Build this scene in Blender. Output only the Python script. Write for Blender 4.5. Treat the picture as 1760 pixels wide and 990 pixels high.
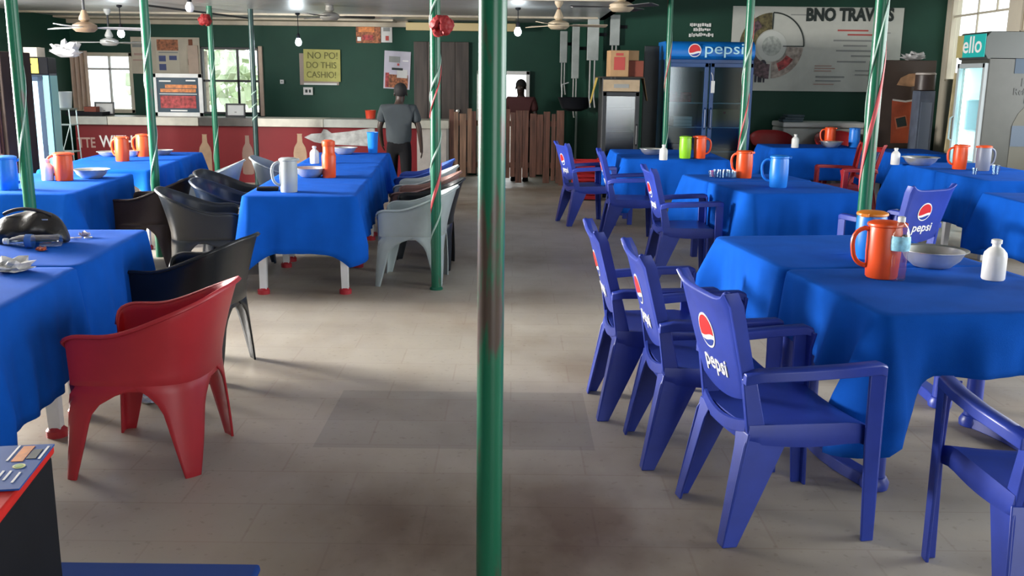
import bpy, bmesh, math, random
from math import pi, sin, cos, radians, sqrt, atan
from mathutils import Vector, Matrix, Euler

for o in list(bpy.data.objects): bpy.data.objects.remove(o)
SC = bpy.context.scene
COL = SC.collection
random.seed(7)

# ------------------------------------------------------------------ camera
FPX, PITCH, ROLL, CAMH = 1670.0, atan(360 / 1670.0), 0.012, 1.58
cam = bpy.data.cameras.new('camera')
cam.sensor_width = 36.0
cam.lens = FPX / 1760 * 36.0
cam.clip_end = 200
camo = bpy.data.objects.new('camera', cam)
COL.objects.link(camo)
CM = Matrix.Rotation(pi / 2 - PITCH, 3, 'X') @ Matrix.Rotation(ROLL, 3, 'Z')
camo.matrix_world = Matrix.Translation((0, 0, CAMH)) @ CM.to_4x4()
SC.camera = camo

# ------------------------------------------------------------------ light
SC.view_settings.view_transform = 'Standard'
SC.view_settings.look = 'None'
SC.view_settings.gamma = 1.0
SC.view_settings.use_curve_mapping = False
SC.view_settings.exposure = 0.0
try:
    SC.cycles.use_denoising = True
    SC.cycles.max_bounces = 8
    SC.cycles.diffuse_bounces = 4
    SC.cycles.glossy_bounces = 4
    SC.cycles.transparent_max_bounces = 12
    SC.cycles.sample_clamp_indirect = 6.0
except Exception:
    pass
W = bpy.data.worlds.new('sky')
SC.world = W
W.use_nodes = True
bg = W.node_tree.nodes['Background']
bg.inputs[0].default_value = (0.92, 0.97, 1.0, 1)
bg.inputs[1].default_value = 2.6


def area(name, loc, target, sx, sy, power, col=(1, 1, 1)):
    l = bpy.data.lights.new(name, 'AREA')
    l.shape = 'RECTANGLE'
    l.size, l.size_y, l.energy, l.color = sx, sy, power, col
    o = bpy.data.objects.new(name, l)
    COL.objects.link(o)
    o.location = loc
    d = Vector(target) - Vector(loc)
    o.rotation_euler = d.to_track_quat('-Z', 'Y').to_euler()
    return o


# daylight entering through the wall openings
area('daylight_left', (-7.3, 7.6, 1.70), (0, 5.6, 0.2), 2.0, 1.0, 1850, (1, .96, .91))
area('daylight_left', (-7.3, 11.4, 1.75), (0, 11.4, 0.6), 1.8, 1.2, 150, (1, .98, .95))
area('daylight_right', (6.9, 4.2, 1.75), (0, 3.6, 0.4), 4.0, 1.6, 300, (.95, .98, 1))
area('daylight_right', (6.9, 9.2, 1.75), (0, 9.2, 0.6), 2.6, 1.6, 100, (.95, .98, 1))
area('daylight_entrance', (3.0, -2.9, 1.4), (2.6, 4, 0.5), 3.6, 2.0, 125, (.97, .99, 1))

# ------------------------------------------------------------------ helpers: picture -> place


def ray(px, py):
    return CM @ Vector(((px - 880) / FPX, -(py - 495) / FPX, -1))


def at(px, py, z=0.0):
    d = ray(px, py)
    t = (z - CAMH) / d.z
    return Vector((d.x * t, d.y * t, z))


def atY(px, py, Y):
    d = ray(px, py)
    t = Y / d.y
    return Vector((d.x * t, Y, CAMH + d.z * t))


# ------------------------------------------------------------------ materials
MATS = {}


def mat(name, col, rough=0.5, metal=0.0, spec=0.5, noise=0.0, nscale=8.0, bump=0.0, bscale=60.0,
        sheen=0.0, emit=None, estr=0.0, stretch=None):
    if name in MATS: return MATS[name]
    m = bpy.data.materials.new(name)
    m.use_nodes = True
    nt = m.node_tree
    b = nt.nodes['Principled BSDF']
    c = (col[0], col[1], col[2], 1)
    b.inputs['Base Color'].default_value = c
    b.inputs['Roughness'].default_value = rough
    b.inputs['Metallic'].default_value = metal
    b.inputs['Specular IOR Level'].default_value = spec
    if sheen:
        b.inputs['Sheen Weight'].default_value = sheen
        b.inputs['Sheen Roughness'].default_value = .5
    if emit:
        b.inputs['Emission Color'].default_value = (*emit, 1)
        b.inputs['Emission Strength'].default_value = estr
    tc = nt.nodes.new('ShaderNodeTexCoord')
    vec = tc.outputs['Object']
    if stretch:
        mp = nt.nodes.new('ShaderNodeMapping')
        mp.inputs['Scale'].default_value = stretch
        nt.links.new(vec, mp.inputs['Vector'])
        vec = mp.outputs['Vector']
    if noise:
        n = nt.nodes.new('ShaderNodeTexNoise')
        n.inputs['Scale'].default_value = nscale
        n.inputs['Detail'].default_value = 6
        nt.links.new(vec, n.inputs['Vector'])
        r = nt.nodes.new('ShaderNodeValToRGB')
        r.color_ramp.elements[0].position = .3
        r.color_ramp.elements[1].position = .7
        r.color_ramp.elements[0].color = (*[max(0, x * (1 - noise)) for x in col], 1)
        r.color_ramp.elements[1].color = (*[min(1, x * (1 + noise)) for x in col], 1)
        nt.links.new(n.outputs['Fac'], r.inputs['Fac'])
        nt.links.new(r.outputs['Color'], b.inputs['Base Color'])
    if bump:
        n2 = nt.nodes.new('ShaderNodeTexNoise')
        n2.inputs['Scale'].default_value = bscale
        n2.inputs['Detail'].default_value = 4
        nt.links.new(vec, n2.inputs['Vector'])
        bp = nt.nodes.new('ShaderNodeBump')
        bp.inputs['Strength'].default_value = bump
        bp.inputs['Distance'].default_value = .01
        nt.links.new(n2.outputs['Fac'], bp.inputs['Height'])
        nt.links.new(bp.outputs['Normal'], b.inputs['Normal'])
    MATS[name] = m
    return m


def glass(name, tint, gloss=0.12, rough=0.03):
    if name in MATS: return MATS[name]
    m = bpy.data.materials.new(name)
    m.use_nodes = True
    nt = m.node_tree
    for n in list(nt.nodes):
        if n.type == 'BSDF_PRINCIPLED': nt.nodes.remove(n)
    out = [n for n in nt.nodes if n.type == 'OUTPUT_MATERIAL'][0]
    t = nt.nodes.new('ShaderNodeBsdfTransparent')
    t.inputs[0].default_value = (*tint, 1)
    g = nt.nodes.new('ShaderNodeBsdfGlossy')
    g.inputs['Roughness'].default_value = rough
    mx = nt.nodes.new('ShaderNodeMixShader')
    mx.inputs[0].default_value = gloss
    nt.links.new(t.outputs[0], mx.inputs[1])
    nt.links.new(g.outputs[0], mx.inputs[2])
    nt.links.new(mx.outputs[0], out.inputs[0])
    MATS[name] = m
    return m


CLOTH = mat('blue_cloth', (.005, .088, .47), .95, spec=.08, noise=.10, nscale=5, bump=.15, bscale=350)
BLUE = mat('blue_plastic', (.022, .048, .34), .38, noise=.12, nscale=9)
NAVY = mat('navy_plastic', (.010, .018, .085), .4, noise=.1)
RED = mat('red_plastic', (.42, .022, .032), .42, noise=.08, nscale=6)
CRIM = mat('crimson_plastic', (.33, .012, .015), .4, noise=.08)
BLACK = mat('black_plastic', (.010, .013, .016), .33, noise=.1)
CHAR = mat('charcoal_plastic', (.013, .018, .022), .36, noise=.15)
BROWN = mat('brown_plastic', (.035, .022, .018), .4, noise=.1)
GREY = mat('pale_grey_plastic', (.36, .42, .42), .4, noise=.08)
WHITE = mat('white_plastic', (.72, .72, .70), .4, noise=.06)
ORANGE = mat('orange_plastic', (.80, .085, .012), .38, noise=.05)
SKYB = mat('sky_blue_plastic', (.012, .19, .68), .38, noise=.05)
LIME = mat('lime_plastic', (.26, .60, .02), .4)
JGREY = mat('grey_jug_plastic', (.42, .47, .48), .4, noise=.05)
STEEL = mat('steel', (.66, .66, .63), .34, metal=.7, noise=.1, nscale=14)
DARKM = mat('dark_metal', (.02, .022, .025), .45, noise=.2)
BLK = mat('matt_black', (.007, .008, .011), .65, spec=.15, noise=.15)
CREAM = mat('cream_paint', (.62, .56, .44), .6, noise=.08, nscale=3)
BEIGE = mat('beige_board', (.50, .44, .34), .6, noise=.12, nscale=5)
PAPER = mat('white_paper', (.62, .62, .60), .7, noise=.05)
LILAC = mat('lilac_paper', (.50, .48, .56), .7, noise=.06)
YELL = mat('yellow_card', (.44, .42, .13), .75, noise=.1, nscale=9)
CARD = mat('cardboard', (.42, .25, .12), .75, noise=.1, nscale=7)
CARDR = mat('red_brown_card', (.20, .045, .025), .7, noise=.1)
INK = mat('dark_ink', (.012, .022, .020), .6)
INKR = mat('red_ink', (.45, .06, .05), .6)
INKB = mat('blue_ink', (.05, .07, .20), .6)
INKG = mat('grey_ink', (.25, .26, .25), .6)
OLIVE = mat('olive_ink', (.14, .13, .03), .6)
DEEPT = mat('deep_teal_print', (.012, .045, .075), .5)
ORNG = mat('orange_print', (.60, .20, .05), .5, noise=.4, nscale=20)
FOOD = mat('food_print', (.30, .10, .04), .6, noise=.8, nscale=25)
MEAT = mat('red_food_print', (.38, .05, .05), .6, noise=.7, nscale=18)
PINK = mat('pink_ribbon', (.62, .08, .09), .45, noise=.1)
WRIB = mat('white_ribbon', (.34, .50, .42), .4)
TEAL = mat('teal_print', (.015, .30, .30), .4)
LETW = mat('white_lettering', (.80, .80, .78), .5)
LETD = mat('dim_lettering', (.40, .26, .22), .6)
RUSTP = mat('rust_brown', (.16, .05, .02), .7, noise=.3)
WOODB = mat('brown_wood', (.13, .055, .035), .6, noise=.5, nscale=3, stretch=(9, 9, .8), bump=.3, bscale=10)
WOODL = mat('light_wood', (.28, .16, .10), .6, noise=.4, nscale=3, stretch=(9, 9, .8))
CURT = mat('beige_curtain', (.55, .42, .33), .8, noise=.08)
CLEAR = glass('clear_plastic', (.86, .93, .96), .22, .08)
PANE = glass('window_glass', (.96, .98, .98), .05, .02)
FPANE = glass('fridge_glass', (.55, .68, .74), .08, .08)
SKIN = mat('dark_skin', (.035, .018, .012), .5, noise=.1)
HAIRM = mat('black_hair', (.006, .005, .005), .8)
SHIRT = mat('grey_shirt', (.034, .043, .048), .9, noise=.08)
TROU = mat('black_trousers', (.005, .005, .006), .9, spec=.2)
MAROON = mat('maroon_shirt', (.07, .016, .016), .8)
BULB = mat('bulb_glow', (.9, .95, 1), .4, emit=(.80, .93, 1.0), estr=14)
FLOWER = mat('red_paper_flower', (.28, .012, .014), .6)
BAMB = mat('fan_cream', (.42, .34, .23), .5)
FANW = mat('fan_white', (.55, .56, .54), .4)
LEAF = mat('garden_leaves', (.62, .72, .50), .7, noise=.3, nscale=3)


def floor_mat():
    m = bpy.data.materials.new('worn_floor_tiles')
    m.use_nodes = True
    nt = m.node_tree
    N, L = nt.nodes, nt.links
    b = N['Principled BSDF']
    tc = N.new('ShaderNodeTexCoord')
    br = N.new('ShaderNodeTexBrick')
    br.offset = .5
    br.inputs['Color1'].default_value = (.46, .42, .35, 1)
    br.inputs['Color2'].default_value = (.435, .392, .322, 1)
    br.inputs['Mortar'].default_value = (.41, .355, .29, 1)
    br.inputs['Scale'].default_value = 1
    br.inputs['Mortar Size'].default_value = .006
    br.inputs['Mortar Smooth'].default_value = .6
    br.inputs['Brick Width'].default_value = .62
    br.inputs['Row Height'].default_value = .31
    L.new(tc.outputs['Object'], br.inputs['Vector'])

    def noise(scale, lo, hi, detail=5, st=(1, 1, 1)):
        mp = N.new('ShaderNodeMapping')
        mp.inputs['Scale'].default_value = st
        L.new(tc.outputs['Object'], mp.inputs['Vector'])
        n = N.new('ShaderNodeTexNoise')
        n.inputs['Scale'].default_value = scale
        n.inputs['Detail'].default_value = detail
        L.new(mp.outputs['Vector'], n.inputs['Vector'])
        r = N.new('ShaderNodeValToRGB')
        r.color_ramp.elements[0].position = lo
        r.color_ramp.elements[1].position = hi
        L.new(n.outputs['Fac'], r.inputs['Fac'])
        return r.outputs['Color']

    def mix(a, fac, col, amt=1.0):
        mx = N.new('ShaderNodeMixRGB')
        mx.blend_type = 'MULTIPLY'
        mm = N.new('ShaderNodeMath')
        mm.operation = 'MULTIPLY'
        mm.inputs[1].default_value = amt
        L.new(fac, mm.inputs[0])
        L.new(mm.outputs[0], mx.inputs['Fac'])
        L.new(a, mx.inputs['Color1'])
        mx.inputs['Color2'].default_value = (*col, 1)
        return mx.outputs['Color']

    # a patch of replaced darker tiles with straight edges
    sp = N.new('ShaderNodeSeparateXYZ')
    L.new(tc.outputs['Object'], sp.inputs[0])

    def band(out, lo, hi):
        a = N.new('ShaderNodeMath'); a.operation = 'GREATER_THAN'; a.inputs[1].default_value = lo
        c = N.new('ShaderNodeMath'); c.operation = 'LESS_THAN'; c.inputs[1].default_value = hi
        L.new(out, a.inputs[0]); L.new(out, c.inputs[0])
        d = N.new('ShaderNodeMath'); d.operation = 'MULTIPLY'
        L.new(a.outputs[0], d.inputs[0]); L.new(c.outputs[0], d.inputs[1])
        return d.outputs[0]

    p = N.new('ShaderNodeMath'); p.operation = 'MULTIPLY'
    L.new(band(sp.outputs['X'], -.86, .37), p.inputs[0])
    L.new(band(sp.outputs['Y'], 3.99, 4.78), p.inputs[1])
    c = br.outputs['Color']
    c = mix(c, p.outputs[0], (.70, .71, .74), .7)
    c = mix(c, noise(.55, .46, .72), (.52, .41, .33), .85)
    # brown grime plus shade painted into the colour along the near walkway, ragged edges
    def ramp(out, a, b_):
        m_ = N.new('ShaderNodeMapRange')
        m_.interpolation_type = 'SMOOTHSTEP'
        m_.inputs[1].default_value, m_.inputs[2].default_value = a, b_
        L.new(out, m_.inputs[0])
        return m_.outputs[0]

    def mul(a, b_):
        m_ = N.new('ShaderNodeMath'); m_.operation = 'MULTIPLY'
        L.new(a, m_.inputs[0]); L.new(b_, m_.inputs[1])
        return m_.outputs[0]
    dirt_and_shade = mul(mul(ramp(sp.outputs['X'], -1.3, -.3), ramp(sp.outputs['X'], 1.25, .35)), ramp(sp.outputs['Y'], 4.4, 3.2))
    dirt_and_shade = mul(dirt_and_shade, noise(1.4, .30, .55, 6, (1, .6, 1)))
    c = mix(c, dirt_and_shade, (.34, .255, .20), .95)
    c = mix(c, noise(2.2, .5, .8, 7, (1, .5, 1)), (.72, .64, .56), .7)
    c = mix(c, noise(30, .62, .72, 2), (.70, .66, .62), .5)
    L.new(c, b.inputs['Base Color'])
    rr = N.new('ShaderNodeMapRange')
    rr.inputs['To Min'].default_value = .38
    rr.inputs['To Max'].default_value = .62
    L.new(noise(3, .3, .7), rr.inputs[0])
    L.new(rr.outputs[0], b.inputs['Roughness'])
    b.inputs['Specular IOR Level'].default_value = .35
    return m


def metal_ceiling_mat():
    m = bpy.data.materials.new('ribbed_metal_sheet')
    m.use_nodes = True
    nt = m.node_tree
    N, L = nt.nodes, nt.links
    b = N['Principled BSDF']
    b.inputs['Metallic'].default_value = .55
    b.inputs['Roughness'].default_value = .33
    tc = N.new('ShaderNodeTexCoord')
    w = N.new('ShaderNodeTexWave')
    w.bands_direction = 'Y'
    w.inputs['Scale'].default_value = 1.1
    w.inputs['Distortion'].default_value = .4
    L.new(tc.outputs['Object'], w.inputs['Vector'])
    bp = N.new('ShaderNodeBump')
    bp.inputs['Strength'].default_value = .22
    bp.inputs['Distance'].default_value = .03
    L.new(w.outputs['Fac'], bp.inputs['Height'])
    L.new(bp.outputs['Normal'], b.inputs['Normal'])
    n = N.new('ShaderNodeTexNoise')
    n.inputs['Scale'].default_value = .9
    L.new(tc.outputs['Object'], n.inputs['Vector'])
    r = N.new('ShaderNodeValToRGB')
    r.color_ramp.elements[0].color = (.42, .42, .41, 1)
    r.color_ramp.elements[1].color = (.68, .69, .70, 1)
    L.new(n.outputs['Fac'], r.inputs['Fac'])
    L.new(r.outputs['Color'], b.inputs['Base Color'])
    return m


def pole_mat(name, lo, hi, amt):
    """green enamel on steel pipe, worn to brown between two heights"""
    m = bpy.data.materials.new(name)
    m.use_nodes = True
    nt = m.node_tree
    N, L = nt.nodes, nt.links
    b = N['Principled BSDF']
    b.inputs['Roughness'].default_value = .28
    b.inputs['Specular IOR Level'].default_value = .4
    tc = N.new('ShaderNodeTexCoord')
    sp = N.new('ShaderNodeSeparateXYZ')
    L.new(tc.outputs['Object'], sp.inputs[0])
    mp = N.new('ShaderNodeMapping')
    mp.inputs['Scale'].default_value = (14, 14, 2.5)
    L.new(tc.outputs['Object'], mp.inputs['Vector'])
    n = N.new('ShaderNodeTexNoise')
    n.inputs['Scale'].default_value = 1.6
    n.inputs['Detail'].default_value = 7
    L.new(mp.outputs['Vector'], n.inputs['Vector'])
    mr = N.new('ShaderNodeMapRange')
    mr.inputs[1].default_value = lo - .12
    mr.inputs[2].default_value = lo + .12
    L.new(sp.outputs['Z'], mr.inputs[0])
    mr2 = N.new('ShaderNodeMapRange')
    mr2.inputs[1].default_value = hi + .10
    mr2.inputs[2].default_value = hi - .10
    L.new(sp.outputs['Z'], mr2.inputs[0])
    mu = N.new('ShaderNodeMath'); mu.operation = 'MULTIPLY'
    L.new(mr.outputs[0], mu.inputs[0]); L.new(mr2.outputs[0], mu.inputs[1])
    ad = N.new('ShaderNodeMath'); ad.operation = 'MULTIPLY_ADD'
    L.new(mu.outputs[0], ad.inputs[0]); ad.inputs[1].default_value = amt
    L.new(n.outputs['Fac'], ad.inputs[2])
    r = N.new('ShaderNodeValToRGB')
    r.color_ramp.elements[0].position = .60
    r.color_ramp.elements[1].position = .70
    L.new(ad.outputs[0], r.inputs['Fac'])
    mx = N.new('ShaderNodeMixRGB')
    L.new(r.outputs['Color'], mx.inputs['Fac'])
    mx.inputs['Color1'].default_value = (.013, .135, .072, 1)
    mx.inputs['Color2'].default_value = (.085, .062, .052, 1)
    L.new(mx.outputs['Color'], b.inputs['Base Color'])
    return m


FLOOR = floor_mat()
CEIL = metal_ceiling_mat()
WALLG = mat('dark_green_paint', (.009, .052, .033), .6, spec=.3, noise=.15, nscale=1.5)
WALLD = mat('dark_grey_green_paint', (.016, .026, .024), .6, noise=.2, nscale=1.5)
WALLC = mat('cream_wall_paint', (.66, .60, .48), .6, noise=.05, nscale=2)
POLE = pole_mat('green_pole_enamel', 9, 10, 0)
POLEW = pole_mat('worn_green_pole_enamel', .80, 1.19, .21)

# ------------------------------------------------------------------ helpers: meshes


def finish(name, bm, mats, parent=None, smooth=True, bevel=0.0, solid=0.0, sub=0, angle=38, segs=2):
    me = bpy.data.meshes.new(name)
    bm.normal_update()
    bm.to_mesh(me)
    bm.free()
    if not isinstance(mats, (list, tuple)): mats = [mats]
    for m in mats: me.materials.append(m)
    if smooth:
        for p in me.polygons: p.use_smooth = True
        me.set_sharp_from_angle(angle=radians(angle))
    o = bpy.data.objects.new(name, me)
    COL.objects.link(o)
    if parent: o.parent = parent
    if solid:
        md = o.modifiers.new('thickness', 'SOLIDIFY')
        md.thickness = solid
        md.offset = 0
        wn = o.modifiers.new('weighted', 'WEIGHTED_NORMAL')
        wn.weight = 100
        wn.keep_sharp = True
    if bevel:
        md = o.modifiers.new('bevel', 'BEVEL')
        md.width = bevel
        md.segments = segs
        md.limit_method = 'ANGLE'
        md.angle_limit = radians(40)
        md.harden_normals = False
    if sub:
        md = o.modifiers.new('subd', 'SUBSURF')
        md.levels = md.render_levels = sub
    return o


def tag(o, label, cat, group=None):
    o['label'] = label
    o['category'] = cat
    if group: o['group'] = group
    return o


def struct(o, label=None, cat=None):
    o['kind'] = 'structure'
    if label: o['label'] = label
    if cat: o['category'] = cat
    return o


def thing(name, loc, label, cat, rz=0.0, group=None):
    o = bpy.data.objects.new(name, None)
    o.empty_display_size = .1
    COL.objects.link(o)
    o.location = loc
    o.rotation_euler = (0, 0, rz)
    return tag(o, label, cat, group)


def kids(o):
    return [c for c in bpy.data.objects if c.parent == o]


def copy_tree(o, parent=None):
    c = o.copy()
    COL.objects.link(c)
    c.parent = parent
    for ch in kids(o): copy_tree(ch, c)
    return c


def dup(root, loc, label, rz=0.0, group=None):
    c = copy_tree(root)
    c.location = loc
    c.rotation_euler = (0, 0, rz)
    c['label'] = label
    if group: c['group'] = group
    elif 'group' in c: del c['group']
    return c


def swap(root, a, b):
    """give a copied thing its own colour: single-user mesh data with material a replaced by b"""
    for ch in kids(root):
        if ch.type == 'MESH' and any(m == a for m in ch.data.materials):
            ch.data = ch.data.copy()
            for i, m in enumerate(ch.data.materials):
                if m == a: ch.data.materials[i] = b
        swap(ch, a, b)


def box(bm, c, s, rz=0.0, mi=0, M=None):
    r = bmesh.ops.create_cube(bm, size=1.0)
    T = Matrix.Translation(c) @ Matrix.Rotation(rz, 4, 'Z') @ Matrix.Diagonal((*s, 1))
    if M is not None: T = M @ T
    bmesh.ops.transform(bm, matrix=T, verts=r['verts'])
    for f in {f for v in r['verts'] for f in v.link_faces}: f.material_index = mi
    return r['verts']


def prism(bm, pts, off, mi=0):
    """closed solid: polygon pts (3D) extruded by vector off"""
    off = Vector(off)
    a = [bm.verts.new(Vector(p)) for p in pts]
    b = [bm.verts.new(Vector(p) + off) for p in pts]
    fs = [bm.faces.new(a[::-1]), bm.faces.new(b)]
    n = len(a)
    for i in range(n): fs.append(bm.faces.new((a[i], a[(i + 1) % n], b[(i + 1) % n], b[i])))
    for f in fs: f.material_index = mi
    bmesh.ops.recalc_face_normals(bm, faces=fs)
    return fs


def loft(bm, rings, mi=0, cap=True, closed=True):
    vs = [[bm.verts.new(Vector(p)) for p in r] for r in rings]
    n = len(vs[0])
    fs = []
    for a, b in zip(vs, vs[1:]):
        for i in range(n if closed else n - 1):
            fs.append(bm.faces.new((a[i], a[(i + 1) % n], b[(i + 1) % n], b[i])))
    if cap and closed:
        fs.append(bm.faces.new(vs[0][::-1]))
        fs.append(bm.faces.new(vs[-1]))
    for f in fs: f.material_index = mi
    bmesh.ops.recalc_face_normals(bm, faces=fs)
    return fs


def lathe(bm, prof, seg=24, c=(0, 0, 0), mi=0, sx=1.0, sy=1.0, cap=True):
    rings = [[(c[0] + r * sx * cos(2 * pi * k / seg), c[1] + r * sy * sin(2 * pi * k / seg), c[2] + z) for k in range(seg)]
             for r, z in prof]
    return loft(bm, rings, mi, cap)


def tube(bm, pts, r, seg=8, mi=0, closed=False):
    pts = [Vector(p) for p in pts]
    n = len(pts)
    rr = r if isinstance(r, (list, tuple)) else [r] * n
    rings = []
    up = None
    for i in range(n):
        d = (pts[min(i + 1, n - 1)] - pts[max(i - 1, 0)]).normalized()
        if up is None:
            up = d.orthogonal().normalized()
        up = (up - d * up.dot(d)).normalized()
        s = d.cross(up)
        rings.append([pts[i] + (up * cos(2 * pi * k / seg) + s * sin(2 * pi * k / seg)) * rr[i] for k in range(seg)])
    return loft(bm, rings, mi)


def arc(p0, p1, p2, n=10):
    p0, p1, p2 = map(Vector, (p0, p1, p2))
    return [p0 * (1 - t) ** 2 + p1 * 2 * t * (1 - t) + p2 * t * t for t in [i / n for i in range(n + 1)]]


def text_mesh(body, size, M, ext=.0015, cx=True, sx=1.0, shear=0.0, bold=0.0):
    cu = bpy.data.curves.new('lettering', 'FONT')
    cu.body = body
    cu.size = size
    cu.extrude = ext
    cu.shear = shear
    cu.offset = bold
    cu.align_x = 'CENTER' if cx else 'LEFT'
    cu.align_y = 'CENTER'
    cu.resolution_u = 3
    o = bpy.data.objects.new('lettering', cu)
    COL.objects.link(o)
    dg = bpy.context.evaluated_depsgraph_get()
    me = bpy.data.meshes.new_from_object(o.evaluated_get(dg))
    bpy.data.objects.remove(o)
    me.transform(M @ Matrix.Diagonal((sx, 1, 1, 1)))
    return me


def text(body, size, M, m, parent, name='lettering', **k):
    me = text_mesh(body, size, M, **k)
    me.name = name
    me.materials.clear()
    me.materials.append(m)
    for p in me.polygons: p.material_index = 0
    o = bpy.data.objects.new(name, me)
    COL.objects.link(o)
    if parent: o.parent = parent
    return o


UPR = Matrix.Rotation(pi / 2, 4, 'X')      # text standing up, read from -y


def add_mesh(bm, me, mi=0):
    n0 = len(bm.faces)
    bm.from_mesh(me)
    bm.faces.ensure_lookup_table()
    for f in bm.faces[n0:]: f.material_index = mi


def emblem_bm(r, M, t=.0015, ring=True):
    """round red-white-blue wave mark; slots 0 white 1 red 2 blue"""
    bm = bmesh.new()
    n = 40

    def disc(pts, z0, z1, mi):
        prism(bm, [(x, y, z0) for x, y in pts], (0, 0, z1 - z0), mi)
    disc([(r * cos(2 * pi * k / n), r * sin(2 * pi * k / n)) for k in range(n)], 0, t, 0)
    q = r * .88
    a0, a1 = radians(-8), radians(205)
    top = [(q * cos(a0 + (a1 - a0) * k / 20), q * sin(a0 + (a1 - a0) * k / 20)) for k in range(21)]
    x0, y0 = top[-1]
    x1, y1 = top[0]
    low = [(x0 + (x1 - x0) * k / 8, y0 + (y1 - y0) * k / 8 + r * (.16 * sin(pi * k / 8) - .30 * sin(pi * k / 8) * (1 - k / 8))) for k in range(1, 8)]
    disc(top + low, t, t * 2, 1)
    a0, a1 = radians(222), radians(335)
    bot = [(q * cos(a0 + (a1 - a0) * k / 14), q * sin(a0 + (a1 - a0) * k / 14)) for k in range(15)]
    x0, y0 = bot[-1]
    x1, y1 = bot[0]
    up = [(x0 + (x1 - x0) * k / 8, y0 + (y1 - y0) * k / 8 + r * (-.22 * sin(pi * k / 8) * (k / 8) + .06 * sin(pi * k / 8))) for k in range(1, 8)]
    disc(bot + up, t, t * 2, 2)
    bmesh.ops.transform(bm, matrix=M, verts=bm.verts)
    return bm


EMB = [LETW, mat('emblem_red', (.60, .015, .02), .45), mat('emblem_blue', (.012, .045, .30), .45)]

# ------------------------------------------------------------------ setting
XL, XR, YF, YB = -7.2, 6.5, -3.0, 16.2
bm = bmesh.new()
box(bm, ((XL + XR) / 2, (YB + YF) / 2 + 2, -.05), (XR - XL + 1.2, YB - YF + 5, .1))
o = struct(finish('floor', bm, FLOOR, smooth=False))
bm = bmesh.new()
box(bm, (0, 6, -.2), (70, 90, .1))
struct(finish('ground', bm, mat('outside_ground', (.45, .42, .34), .9, noise=.2, nscale=.6), smooth=False))


def wall_with_holes(name, axis, pos, lo, hi, z1, holes, m, th=.16):
    """axis 'y': wall along x at y=pos; axis 'x': along y at x=pos; holes = (a0,a1,z0,z1)"""
    bm = bmesh.new()
    cuts = sorted({lo, hi, *[h[0] for h in holes], *[h[1] for h in holes]})
    for a, b in zip(cuts, cuts[1:]):
        hs = sorted([(h[2], h[3]) for h in holes if h[0] <= a + 1e-6 and h[1] >= b - 1e-6])
        z = 0.0
        segs = []
        for h0, h1 in hs:
            if h0 > z: segs.append((z, h0))
            z = h1
        if z < z1: segs.append((z, z1))
        for s0, s1 in segs:
            if axis == 'y': box(bm, ((a + b) / 2, pos, (s0 + s1) / 2), (b - a, th, s1 - s0))
            else: box(bm, (pos, (a + b) / 2, (s0 + s1) / 2), (th, b - a, s1 - s0))
    return struct(finish(name, bm, m, smooth=False))


def rect(px0, py0, px1, py1, Y):
    a, b = atY(px0, py1, Y), atY(px1, py0, Y)
    c, d = atY(px0, py0, Y), atY(px1, py1, Y)
    return ((a.x + c.x) / 2, (b.x + d.x) / 2, (a.z + d.z) / 2, (b.z + c.z) / 2)


W1 = rect(121, 90, 230, 205, YB)
W2 = rect(346, 81, 447, 205, YB)
D1 = rect(820, 122, 909, 330, YB)
H1 = (W1[0], W1[1], .95, W1[3])
H2 = (W2[0], W2[1], .95, W2[3])
H3 = (D1[0], D1[1], 0.0, D1[3])
wall_with_holes('wall_back', 'y', YB + .08, XL, 1.0, 3.1, [H1, H2, H3], WALLG)
wall_with_holes('wall_left', 'x', XL - .08, YF, YB + .16, 3.1, [(6.4, 8.8, .95, 2.4), (10.4, 12.4, .95, 2.4)], WALLG)
RW = (13.3, 15.05, 1.62, 3.0)
wall_with_holes('wall_right', 'x', XR + .08, YF, 15.3, 3.1, [(1.8, 6.6, .9, 2.6), (7.8, 10.6, .9, 2.6), RW], WALLC)
wall_with_holes('wall_right_back', 'y', 15.28, 1.35, XR + .16, 3.1, [], WALLG)
# slanting partition between the passage and the seating side
bm = bmesh.new()
pa, pb = Vector((.86, YB, 0)), Vector((1.40, 15.25, 0))
d = (pb - pa)
box(bm, ((pa + pb) / 2 + Vector((.05, .02, 1.55))), (d.length + .1, .1, 3.1), math.atan2(d.y, d.x))
struct(finish('wall_partition', bm, WALLG, smooth=False))
wall_with_holes('wall_front', 'y', YF - .08, XL, XR, 3.1, [(1.0, 5.0, .0, 2.4)], WALLG)
# ceilings
bm = bmesh.new()
box(bm, ((XL + 1.25) / 2, (YF + YB) / 2, 2.51), (1.25 - XL + .2, YB - YF + .3, .1))
struct(finish('ceiling', bm, CEIL, smooth=False))
bm = bmesh.new()
box(bm, ((XR + 1.35) / 2, (YF + 15.3) / 2, 3.12), (XR - 1.35 + .2, 15.3 - YF + .3, .1))
struct(finish('ceiling_right', bm, mat('dark_ceiling_board', (.030, .045, .040), .7, noise=.2), smooth=False))
bm = bmesh.new()
box(bm, (1.3, (YF + 15.2) / 2, 2.79), (.1, 15.2 - YF, .66))
struct(finish('trim_1', bm, WALLG, smooth=False))
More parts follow.
